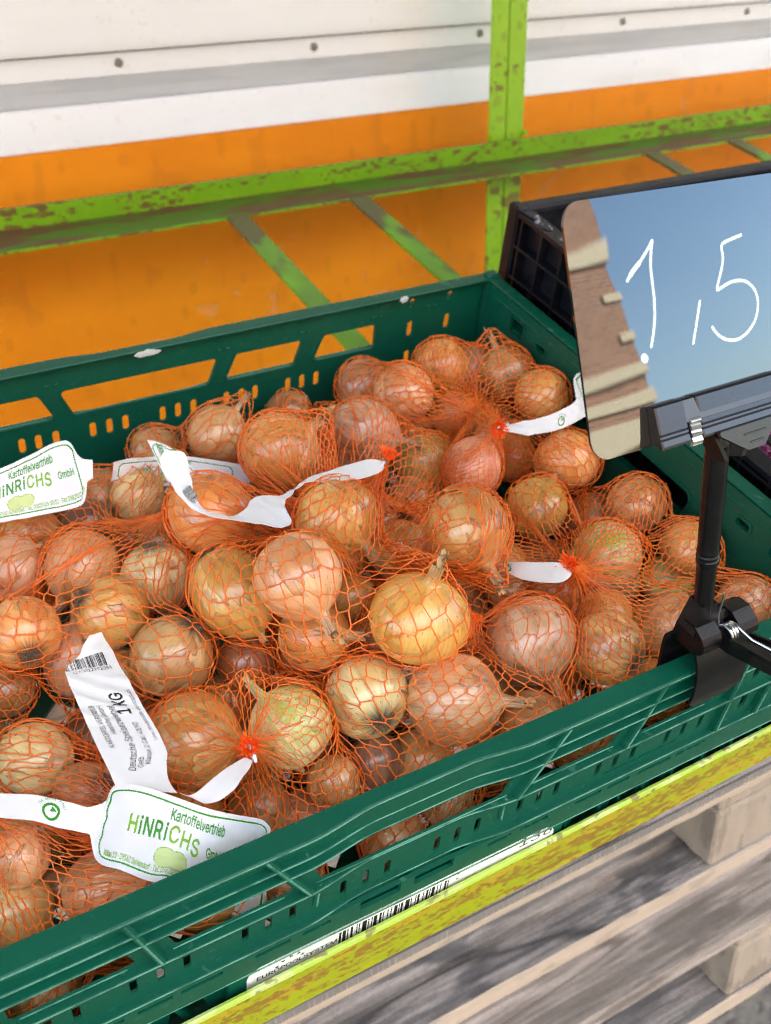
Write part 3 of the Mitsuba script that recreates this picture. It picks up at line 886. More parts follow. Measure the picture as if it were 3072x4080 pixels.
h, r = pole_prof()
v, f = tube(PB + h[:, None] * ax, r, 14)
put(f'{ps}__pole', trimesh.Trimesh(v, f, process=False), 'black_plastic', smooth=28)


def side_prism(pts, xa, xb):
    m = prism(Polygon(pts).buffer(-.0008).buffer(.0008, 6), xb - xa)
    return mapv(m, lambda v: cw(np.column_stack([xa + v[:, 2], v[:, 0], v[:, 1]])))


lug = [(.0190, .0115), (.0190, .0225), (.0150, .0265), (.0080, .0275), (.0016, .0245), (-.0012, .0215), (-.0020, .0185), (-.0008, .0150), (.0030, .0120)]
put(f'{ps}__clamp_lug', side_prism(lug, .1545, .1672), 'black_plastic', smooth=30)
put(f'{ps}__clamp_lug', side_prism(lug, .1795, .1920), 'black_plastic', smooth=30)
put(f'{ps}__clamp_body', trimesh.util.concatenate([side_prism([(.019, .0115), (.019, .0235), (.0115, .0265), (.0085, .0235), (.0085, .0115)], .1660, .1800), hull(np.vstack([cw([(.164 + a * .0105, .012 + b * .0062, .0225) for a in (-1, 1) for b in (-1, 1)]), [PB + ax * .013 + cdir([a * .0050, b * .0046, 0]) for a in (-1, 1) for b in (-1, 1)]]))]), 'black_plastic', smooth=25)


def jaw(prof, xa, xb, t, rnd):
    p = np.array(prof, float)
    cs = CubicSpline(np.linspace(0, 1, len(p)), p)
    s = np.linspace(0, 1, 22); c = cs(s); d = cs(s, 1); n = np.column_stack([-d[:, 1], d[:, 0]]); n /= np.linalg.norm(n, axis=1, keepdims=True)
    xs = np.linspace(0, 1, 15); V = []
    for k in range(22):
        cut = rnd * max(0, 1 - (1 - s[k]) * np.sum(np.hypot(*np.diff(p, axis=0).T)) / rnd)
        cut = rnd - math.sqrt(max(rnd * rnd - cut * cut, 0))
        for side in (0, 1):
            V.append(np.column_stack([xa + cut + (xb - xa - 2 * cut) * xs, np.full(15, c[k, 0] + n[k, 0] * t * side), np.full(15, c[k, 1] + n[k, 1] * t * side)]))
    V = np.array(V).reshape(22, 2, 15, 3)
    ring = np.concatenate([V[:, 0], V[:, 1, ::-1]], 1)            # (22, 30, 3)
    i, j = np.meshgrid(np.arange(21), np.arange(30), indexing='ij')
    q = np.stack([i * 30 + j, i * 30 + (j + 1) % 30, (i + 1) * 30 + (j + 1) % 30, (i + 1) * 30 + j], -1).reshape(-1, 4)
    f = np.vstack([q[:, [0, 1, 2]], q[:, [0, 2, 3]]])
    for e, sg_ in ((0, 1), (21 * 30, -1)):
        tri = np.array([(a, a + 1, 29 - a - 1) for a in range(14)] + [(a, 28 - a, 29 - a) for a in range(14)]) + e
        f = np.vstack([f, tri[:, ::sg_]])
    m = trimesh.Trimesh(cw(ring.reshape(-1, 3)), f, process=False)
    return m


put(f'{ps}__front_jaw', jaw([(.0040, .0145), (.0014, .0128), (-.0020, .0073), (-.0042, .0015), (-.0060, -.0070), (-.0064, -.0145), (-.0052, -.0230)], .1550, .1900, .0016, .006), 'black_plastic', smooth=35)
put(f'{ps}__back_jaw', jaw([(.0165, .0150), (.0180, .0100), (.0172, .0030), (.0158, -.0060), (.0150, -.0150), (.0160, -.0240)], .1500, .1850, .0018, .008), 'black_plastic', smooth=35)
# the second handle of the clamp, reaching out towards the viewer
hd = [np.array(p) for p in ((.1734, .0040, .0180), (.1738, -.0060, .0200), (.1765, -.0180, .0235), (.1830, -.0400, .0280), (.1900, -.0620, .0300))]
lv = MB()
for a, b, wa, wb, ta, tb in ((0, 1, .0055, .0062, .004, .004), (1, 2, .0062, .0078, .004, .0035), (2, 3, .0078, .0095, .0035, .003), (3, 4, .0095, .0085, .003, .0025)):
    pts = []
    for p, ww, t in ((hd[a], wa, ta), (hd[b], wb, tb)):
        pts += [p + np.array([sx * ww, 0, sz * t]) for sx in (-1, 1) for sz in (-1, 1)]
    m = hull(cw(pts)); lv.mesh(m)
for s in (-1, 1):
    m = hull(cw([hd[1] + np.array([s * .0058 + a, 0, b]) for a in (-.0008, .0008) for b in (.003, .006)] + [hd[3] + np.array([s * .0090 + a, 0, b]) for a in (-.0008, .0008) for b in (.002, .0052)]))
    lv.mesh(m)
put(f'{ps}__lever', lv, 'black_plastic', smooth=25)
a = np.linspace(0, 2 * np.pi * 3.3, 90)
coil = np.column_stack([.1702 + .0062 * a / a[-1], .0010 + .0048 * np.cos(a), .0215 + .0048 * np.sin(a)])
v, f = tube(cw(coil), .00075, 7)
spr = MB().add(v, f)
for pts in ([(.1703, .0060, .0225), (.1700, .0085, .0300), (.1695, .0092, .0420), (.1690, .0097, .0440)], [(.1764, .0010, .0260), (.1772, -.0100, .0255), (.1800, -.0260, .0290)]):
    v, f = tube(cw(pts), .00065, 6); spr.add(v, f)
put(f'{ps}__spring', spr, 'spring_steel', smooth=40)

# ------------------------------------------------------------------ across the yard: what the sign mirrors
bb = thing('brick_building', 'brown brick building with cream bands across the yard, mirrored in the price sign', 'building')
YB, XR = -9.0, 10.55
put(f'{bb}__wall', rbox(-15, XR, YB - 7, YB, 0, 5.4, .01), 'brick')
for z0, z1 in ((1.12, 1.52), (1.74, 1.93), (2.12, 2.28), (3.84, 4.02), (5.05, 5.30)):
    put(f'{bb}__cream_band', rbox(-15.02, XR + .06, YB - .2, YB + .06, z0, z1, .01), 'cream_paint')
for z0, z1, x0 in ((2.62, 2.74, 10.22), (3.18, 3.32, 10.12)):
    put(f'{bb}__quoin', rbox(x0, XR + .04, YB - .2, YB + .05, z0, z1, .01), 'cream_paint')
for k in range(6):
    x = -13 + k * 3.6
    wn = put(f'{bb}__window', rbox(x, x + 1.1, YB - .05, YB + .03, 2.3, 3.6, .01), 'dark_glass')
    fr = MB()
    for m in (rbox(x - .08, x, YB - .02, YB + .07, 2.24, 3.66, .005), rbox(x + 1.1, x + 1.18, YB - .02, YB + .07, 2.24, 3.66, .005), rbox(x + .52, x + .58, YB - .02, YB + .06, 2.3, 3.6, .005), rbox(x, x + 1.1, YB - .02, YB + .068, 3.6, 3.66, .005)):
        fr.mesh(m)
    put(f'{wn}__frame', fr, 'cream_paint')
put(f'{bb}__roof', hull([(-15.3, YB + .3, 5.38), (XR + .2, YB + .3, 5.38), (-15.3, YB - 7.3, 5.38), (XR + .2, YB - 7.3, 5.38), (-15.3, YB - 3.5, 7.6), (XR - 1.5, YB - 3.5, 7.6)]), 'roof_tile')


def bare_tree(x, y, h, seed):
    t = thing('bare_tree', 'bare leafless tree across the yard beside the brick building', 'tree')
    r = random.Random(seed)
    tr, br = MB(), MB()
    def grow(p, d, L, rad, lev):
        n = 5; pts = [np.array(p)]
        for _ in range(n):
            d = d + np.array([r.gauss(0, .12), r.gauss(0, .12), r.gauss(.02, .06)]); d /= np.linalg.norm(d)
            pts.append(pts[-1] + d * L / n)
        v, f = tube(pts, np.linspace(rad, rad * .62, n + 1), 6 if lev < 2 else 4, caps=False)
        (tr if lev == 0 else br).add(v, f)
        if lev < 4:
            for k in range(3 if lev else 6):
                q = pts[r.randint(2, n)]
                e = d + np.array([r.gauss(0, .6), r.gauss(0, .6), r.gauss(.1, .3)]); e /= np.linalg.norm(e)
                grow(q, e, L * r.uniform(.5, .75), rad * .55, lev + 1)
    grow((x, y, 0), np.array([0, 0, 1.0]), h * .5, .16, 0)
    put(f'{t}__trunk', tr, 'bark', smooth=True); put(f'{t}__branches', br, 'bark', smooth=True)


bare_tree(27.5, -11.5, 8.5, 5)

# ------------------------------------------------------------------ onions: skins
TONES = {'golden': ((.66, .34, .085), (.70, .41, .13), .35), 'tan': ((.60, .32, .12), (.68, .42, .18), .35), 'pink': ((.64, .32, .145), (.69, .41, .21), .3),
         'violet': ((.54, .30, .18), (.60, .40, .28), .4), 'orange': ((.66, .31, .07), (.71, .41, .13), .3), 'brown': ((.44, .20, .07), (.55, .30, .12), .5),
         'olive': ((.60, .35, .095), (.66, .43, .15), .5), 'pale': ((.78, .67, .33), (.70, .47, .18), .25), 'gold2': ((.72, .52, .19), (.58, .30, .10), .55), 'dark': ((.20, .095, .06), (.28, .15, .10), .5)}
tabA, tabB, tabC = [], [], []          # two tones and wear, one row per onion
TAB = {}


def fetch(name, k):
    t = TAB[name]
    return C3(dr.gather(mi.Float, t[0], k), dr.gather(mi.Float, t[1], k), dr.gather(mi.Float, t[2], k))


def skin_coords(uv):
    k = dr.floor(uv.x / 2)
    lon = (uv.x - 2 * k) * 2 * dr.pi
    return mi.UInt32(k), mi.Float(k), dr.cos(lon), dr.sin(lon), uv.y


def onion_color(p, n, uv):
    k, kf, cx, sx, la = skin_coords(uv)
    a, b, w = fetch('a', k), fetch('b', k), fetch('c', k)
    vein = noise(cx * 22 + kf, sx * 22, la * 2.2)
    vein2 = noise(cx * 46, sx * 46 + kf, la * 1.3)
    broad = fbm(cx * 2.6 + kf * 3.1, sx * 2.6, la * 1.6, 3)
    torn = fbm(cx * 1.25 + kf * 1.7, sx * 1.25 + 5, la * 2.1 + .35 * noise(cx * 7, sx * 7, la * 9), 3)
    c = mix(a, b, smoothstep(.42, .62, broad))
    c = c * (.80 + .28 * vein + .14 * vein2)
    c = mix(c, c * C3(.62, .48, .36), smoothstep(.60, .74, vein) * .5 * w.x)
    th = .60 - .10 * w.x
    skin = smoothstep(th, th + .008, torn)                  # a layer of brown outer skin left on
    c = mix(c, a * C3(.80, .66, .52), skin * .8)
    edge = smoothstep(th - .010, th, torn) * (1 - smoothstep(th, th + .014, torn))
    c = mix(c, (.22, .10, .04), edge * .75)
    dirt = smoothstep(.60, .78, fbm(cx * 5 + kf, sx * 5, la * 7, 4) * .85 + .25 * noise(cx * 40, sx * 40, la * 22))
    c = mix(c, (.13, .075, .04), dirt * .60 * (.2 + w.x))
    speck = smoothstep(.84, .90, noise(cx * 30 + kf, sx * 30, la * 26))
    c = mix(c, (.10, .06, .035), speck * .55)
    root = 1 - smoothstep(.035 + .03 * w.z, .105 + .075 * w.z, la + .05 * (noise(cx * 9, sx * 9, kf) - .5))
    c = mix(c, C3(.075, .055, .045) * (.6 + .9 * noise(cx * 25, sx * 25, la * 60)), root)
    dry = smoothstep(.83, .97, la + .05 * (noise(cx * 7, sx * 7, kf + 4.) - .5))
    d = mix((.46, .29, .13), (.22, .125, .06), smoothstep(.4, .65, noise(cx * 16, sx * 16, la * 6)))
    c = mix(c, d, dry * .75)
    green = w.y * smoothstep(.42, .5, noise(cx * 13, sx * 13, la * 1.2)) * smoothstep(-.1, .5, -sx) * smoothstep(.25, .5, la)
    return mix(c, (.30, .52, .05), green * .75)


def onion_rough(p, n, uv):
    k, kf, cx, sx, la = skin_coords(uv)
    return .17 + .20 * fbm(cx * 4 + kf, sx * 4, la * 4, 3) + .35 * smoothstep(.85, 1., la) + .4 * (1 - smoothstep(.04, .1, la))


def onion_bump(p, n, uv):
    k, kf, cx, sx, la = skin_coords(uv)
    torn = fbm(cx * 1.25 + kf * 1.7, sx * 1.25 + 5, la * 2.1 + .35 * noise(cx * 7, sx * 7, la * 9), 3)
    w = fetch('c', k)
    th = .60 - .10 * w.x
    return .00028 * smoothstep(th, th + .008, torn) + .00022 * noise(cx * 22 + kf, sx * 22, la * 2.2) + .00028 * fbm(cx * 6 + kf, sx * 6, la * 5, 3) + .0012 * noise(cx * 12, sx * 12, la * 9) * smoothstep(.86, .97, la)


mat('onion_skin', proc(onion_color), proc(onion_rough), spec=.85, clearcoat=.8, clearcoat_gloss=.86, bump=proc(onion_bump, 4e-4))
mat('onion_dry', proc(lambda p, n, uv: mix((.56, .38, .18), (.23, .13, .06), smoothstep(.38, .66, fbm(p.x * 160, p.y * 160, p.z * 160, 3)))), .6)
mat('onion_flake', proc(lambda p, n, uv: mix((.62, .40, .21), (.40, .20, .09), smoothstep(.38, .66, fbm(p.x * 120, p.y * 120, p.z * 120, 3)))), .35, spec=.6)
mat('onion_root', proc(lambda p, n, uv: mix((.085, .065, .05), (.26, .20, .14), noise(p.x * 500, p.y * 500, p.z * 500))), .8)

ONIONS = [
    ('C1', 'C', 226.2, 351.1, -45.0, 21.9, 60.0, 58.0, 0.61, 0.51, 0.61, 'golden', 0, 0),
    ('C2', 'C', 175.4, 323.5, -40.0, 22.5, 66.0, 62.0, -0.05, 0.94, 0.35, 'pink', 0, 0),
    ('C2b', 'C', 166.7, 366.0, -58.4, 21.7, 60.0, 58.0, 0.18, 0.78, 0.6, 'brown', 0, 0),
    ('C3', 'C', 266.4, 320.7, -42.7, 21.4, 58.0, 58.0, -0.23, 0.56, 0.79, 'brown', 0, 1),
    ('C4', 'C', 267.0, 275.1, -35.8, 20.8, 60.0, 58.0, 0.93, 0.23, 0.29, 'golden', 0, 0),
    ('C5', 'C', 214.6, 308.2, -60.0, 18.0, 50.0, 50.0, -0.91, 0.25, -0.34, 'tan', 0, 0),
    ('C6', 'C', 177.9, 230.2, -42.5, 21.1, 60.0, 70.0, 0.4, 0.34, 0.85, 'pink', 0, 0),
    ('C7', 'C', 232.0, 251.9, -65.0, 17.4, 50.0, 50.0, 0.66, 0.28, 0.69, 'orange', 0, 0),
    ('C8', 'C', 246.9, 213.3, -45.0, 22.7, 73.0, 63.0, 0.18, 0.78, 0.6, 'orange', 0, 0),
    ('A2', 'A', 121.4, 282.7, -30.0, 22.8, 80.0, 60.0, 0.66, -0.75, -0.04, 'violet', 0, 1),
    ('A12', 'A', 162.6, 264.9, -58.2, 22.2, 74.0, 58.0, -0.81, 0.58, 0.05, 'olive', 0, 0),
    ('A13', 'A', 136.8, 239.8, -63.7, 16.3, 55.0, 45.0, 0.82, -0.35, 0.44, 'brown', 0, 0),
    ('A5', 'A', 112.7, 144.6, -5.0, 24.7, 86.0, 93.0, -0.02, -0.92, -0.38, 'golden', 0, 1),
    ('A6', 'A', 95.1, 185.3, -50.0, 20.3, 67.0, 69.0, 0.33, 0.92, 0.22, 'orange', 1, 0),
    ('A1', 'A', 52.2, 271.4, -20.0, 25.7, 95.0, 73.0, 0.75, -0.09, 0.65, 'golden', 0, 1),
    ('B2', 'A', 103.7, 370.3, -68.8, 17.1, 50.0, 45.0, 0.84, 0.02, 0.55, 'brown', 0, 0),
    ('A4', 'A', 49.4, 187.8, -10.0, 24.4, 98.0, 78.0, 0.33, -0.93, -0.17, 'golden', 0, 1),
    ('A11', 'A', -9.9, 235.9, -25.0, 26.1, 103.0, 80.0, -0.69, 0.6, 0.41, 'orange', 0, 0),
    ('A7', 'A', 2.6, 142.4, 2.3, 23.9, 92.0, 98.0, 0.17, -0.94, -0.29, 'pink', 0, 1),
    ('A8', 'A', -23.3, 170.7, -25.0, 25.0, 85.0, 105.0, 0.21, -0.87, -0.45, 'olive', 1, 0),
    ('A15', 'A', 53.0, 169.7, -60.0, 15.0, 52.0, 52.0, 0.69, -0.33, 0.64, 'orange', 0, 0),
    ('A9', 'A', 53.9, 99.7, -10.5, 25.7, 108.0, 95.0, 0.21, 0.08, 0.97, 'golden', 0, 1),
    ('A10', 'A', 9.0, 132.4, -37.4, 20.0, 85.0, 68.0, 0.7, -0.62, 0.36, 'orange', 0, 1),
    ('B1', 'B', 35.0, 339.9, -48.5, 21.2, 70.0, 58.0, 0.72, 0.22, 0.66, 'tan', 0, 1),
    ('B3', 'B', 30.8, 345.8, -81.5, 14.4, 44.0, 40.0, 0.84, 0.02, 0.55, 'olive', 0, 0),
    ('E3', 'E', 21.7, 93.0, -52.2, 22.6, 89.0, 87.0, 0.09, 0.98, -0.16, 'pale', 1, 0),
    ('E2', 'E', 61.3, 67.6, -46.5, 25.8, 104.0, 98.0, 0.74, -0.61, 0.27, 'pink', 0, 1),
    ('E1', 'E', 125.8, 86.2, -49.1, 26.5, 105.0, 88.0, 0.13, -0.86, -0.49, 'violet', 0, 1),
    ('E4', 'E', 19.0, 72.6, -82.2, 15.8, 62.0, 60.0, 0.03, 0.56, 0.83, 'dark', 0, 0),
    ('E5', 'E', 48.0, 68.3, -94.2, 17.7, 66.0, 66.0, 0.41, 0.51, 0.76, 'tan', 0, 0),
    ('E6', 'E', 46.7, 38.3, -95.6, 14.2, 60.0, 50.0, 0.66, 0.28, 0.69, 'pale', 0, 0),
    ('F1', 'F', -26.9, 87.6, -45.0, 21.7, 87.0, 91.0, -0.42, 0.65, 0.63, 'pale', 0, 1),
    ('F2', 'F', -70.9, 108.1, -55.0, 24.5, 95.0, 105.0, 0.81, -0.53, 0.26, 'tan', 0, 0),
    ('F3', 'F', -19.7, 160.9, -75.0, 17.9, 68.0, 62.0, 0.11, 0.68, 0.73, 'brown', 0, 0),
    ('F4', 'F', -48.1, 78.2, -90.0, 16.6, 66.0, 66.0, 0.66, 0.28, 0.69, 'brown', 0, 0),
    ('F5', 'F', -9.3, 68.7, -80.3, 14.5, 60.0, 55.0, 0.66, 0.28, 0.69, 'tan', 0, 0),
    ('G9', 'G', -71.7, 297.0, -60.0, 16.9, 62.0, 50.0, 0.84, 0.02, 0.55, 'dark', 0, 0),
    ('G1', 'G', -34.8, 306.1, -55.0, 18.0, 64.0, 52.0, 0.84, 0.02, 0.55, 'pale', 0, 0),
    ('G2', 'G', -87.6, 250.0, -49.0, 22.5, 86.0, 74.0, -0.65, -0.59, -0.47, 'tan', 0, 1),
    ('G3', 'G', -49.8, 224.4, -50.2, 21.4, 76.0, 76.0, -0.03, -0.39, -0.92, 'pale', 1, 0),
    ('G7', 'I', -123.1, 266.9, -51.0, 19.1, 68.0, 68.0, 0.84, 0.02, 0.55, 'pink', 0, 0),
    ('G4', 'G', -83.4, 202.8, -44.8, 21.1, 81.0, 77.0, 0.75, -0.31, -0.59, 'golden', 1, 0),
    ('G6', 'G', -131.6, 208.8, -45.7, 20.5, 80.0, 78.0, 0.04, 1.0, -0.09, 'golden', 1, 0),
    ('G5', 'G', -63.8, 162.3, -50.0, 22.9, 90.0, 86.0, -0.63, -0.1, -0.77, 'tan', 1, 0),
    ('G8', 'G', -108.2, 204.9, -75.9, 20.0, 62.0, 85.0, 0.26, 0.44, 0.86, 'pink', 0, 1),
    ('G10', 'G', -86.3, 182.8, -73.3, 12.9, 48.0, 48.0, 0.66, 0.28, 0.69, 'orange', 0, 0),
    ('G11', 'I', -146.9, 206.9, -85.0, 15.8, 60.0, 58.0, 0.66, 0.28, 0.69, 'brown', 0, 0),
    ('H1', 'J', -146.9, 134.1, -58.6, 19.3, 88.0, 74.0, -0.62, 0.76, -0.18, 'pale', 0, 0),
    ('H2', 'J', -129.7, 105.2, -61.2, 16.4, 76.0, 64.0, -0.56, 0.42, -0.71, 'brown', 1, 0),
    ('H8', 'J', -115.7, 157.3, -90.0, 16.2, 64.0, 60.0, 0.66, 0.28, 0.69, 'dark', 0, 0),
    ('H3', 'H', -167.3, 76.2, -46.5, 14.1, 66.0, 66.0, 0.66, 0.28, 0.69, 'pink', 0, 0),
    ('H4', 'H', -174.7, 67.3, -73.5, 17.0, 76.0, 80.0, -0.12, 0.61, 0.78, 'tan', 0, 0),
    ('H5', 'H', -135.6, 51.2, -60.0, 19.7, 104.0, 78.0, 0.82, -0.35, 0.44, 'pink', 0, 0),
    ('H6', 'H', -153.3, 76.4, -84.8, 10.3, 40.0, 50.0, 0.82, -0.35, 0.44, 'brown', 0, 0),
    ('D1', 'D', 211.2, 122.7, -45.0, 22.1, 77.0, 70.0, -0.9, 0.42, 0.1, 'pale', 0, 0),
    ('D2', 'D', 263.6, 156.0, -46.5, 20.5, 70.0, 58.0, 0.89, -0.12, 0.45, 'tan', 0, 0),
    ('D3', 'D', 263.9, 111.9, -79.2, 17.5, 60.0, 50.0, 0.89, -0.12, 0.45, 'pale', 0, 0),
    ('D4', 'D', 266.5, 105.8, -45.9, 19.0, 64.0, 60.0, 0.89, -0.12, 0.45, 'golden', 0, 0),
    ('D7', 'D', 250.7, 178.8, -73.5, 19.1, 60.0, 55.0, 0.89, -0.12, 0.45, 'brown', 0, 0),
    ('D6', 'D', 200.6, 183.6, -50.0, 21.3, 74.0, 60.0, 0.66, 0.28, 0.69, 'olive', 0, 0),
    ('D8', 'D', 270.1, 55.8, -49.7, 17.6, 66.0, 54.0, 0.91, -0.25, 0.34, 'pink', 0, 0),
    ('D5', 'D', 166.2, 64.0, -50.8, 22.1, 80.0, 80.0, -0.21, 0.96, -0.19, 'gold2', 1, 0),
    ('D9', 'D', 218.9, 66.3, -60.0, 21.4, 76.0, 72.0, 0.66, 0.28, 0.69, 'pink', 0, 0),
    ('D10', 'D', 178.9, 129.1, -70.0, 17.9, 60.0, 58.0, 0.66, 0.28, 0.69, 'brown', 0, 0),
    ('D11', 'D', 144.1, 135.0, -60.0, 12.7, 44.0, 42.0, 0.11, 0.99, 0.05, 'brown', 1, 0),]
FILL = [
    (3.4, 112.4, -111.1, 20.0, 1),
    (159.4, 160.2, -71.5, 19.5, 1),
    (-52.5, 33.4, -88.6, 19.1, 0),
    (126.6, 200.4, -72.5, 20.5, 1),
    (-133.4, 56.6, -100.3, 20.9, 0),
    (-134.1, 330.4, -57.9, 19.9, 1),
    (113.4, 97.8, -92.3, 21.2, 1),
    (-164.9, 158.2, -109.2, 20.8, 1),
    (-93.4, 184.3, -102.8, 19.3, 1),
    (-22.5, 68.8, -110.4, 19.5, 1),
    (98.6, 41.1, -59.2, 19.5, 1),
    (-107.6, 76.1, -77.4, 17.7, 1),
    (159.0, 92.7, -91.7, 20.4, 1),
    (139.1, 39.2, -91.3, 21.1, 0),
    (-51.1, 336.9, -74.6, 20.2, 1),
    (11.6, 36.0, -104.9, 17.8, 0),
    (-122.9, 104.2, -97.8, 20.1, 1),
    (93.4, 300.5, -76.6, 18.0, 1),
    (59.0, 242.2, -66.9, 19.3, 1),
    (131.9, 166.7, -98.4, 22.4, 1),
    (-108.0, 356.9, -89.6, 19.8, 1),
    (101.3, 141.1, -76.6, 22.4, 1),
    (-40.7, 123.8, -109.6, 21.6, 1),
    (186.0, 325.4, -83.9, 20.6, 1),
    (-32.2, 269.7, -67.6, 17.5, 1),
    (38.1, 274.3, -84.6, 21.4, 1),
    (-75.6, 142.3, -93.9, 19.3, 1),
    (264.0, 362.0, -65.2, 21.8, 1),
    (199.9, 165.3, -92.2, 22.0, 1),
    (-97.3, 36.6, -59.2, 22.2, 1),
    (-4.6, 362.7, -67.2, 17.8, 1),
    (-28.4, 162.6, -109.4, 17.9, 1),
    (132.8, 342.4, -76.5, 21.7, 1),
    (-38.5, 323.9, -108.2, 18.9, 1),
    (-105.5, 286.7, -90.8, 18.1, 1),
    (258.0, 314.2, -87.1, 19.0, 1),
    (-87.5, 340.8, -63.1, 19.4, 1),
    (88.8, 51.8, -97.2, 18.4, 0),
    (-159.6, 104.7, -77.7, 17.6, 1),
    (-43.2, 189.5, -83.0, 17.8, 1),
    (15.1, 143.6, -73.8, 20.0, 1),
    (62.4, 206.3, -66.0, 18.6, 1),
    (57.1, 332.1, -112.5, 18.2, 1),
    (30.7, 194.8, -106.0, 17.8, 1),
    (95.0, 223.3, -60.7, 18.3, 1),
    (128.5, 292.3, -70.0, 21.2, 1),
    (229.5, 126.4, -79.0, 18.0, 1),
    (-83.6, 95.1, -104.4, 21.8, 1),
    (263.8, 195.6, -114.2, 17.5, 1),
    (194.6, 43.4, -82.0, 19.1, 0),
    (236.5, 284.0, -73.1, 18.4, 1),
    (261.5, 78.6, -85.3, 17.7, 1),
    (-171.0, 202.6, -110.5, 18.9, 1),
    (54.9, 137.6, -71.0, 18.8, 1),
    (-9.4, 113.2, -71.9, 20.0, 1),
    (191.1, 92.4, -64.1, 17.7, 1),
    (-8.5, 327.2, -60.5, 18.5, 1),
    (234.5, 36.6, -77.6, 19.3, 0),
    (-174.5, 32.4, -86.6, 18.0, 0),
    (-105.9, 302.0, -59.5, 18.8, 1),]
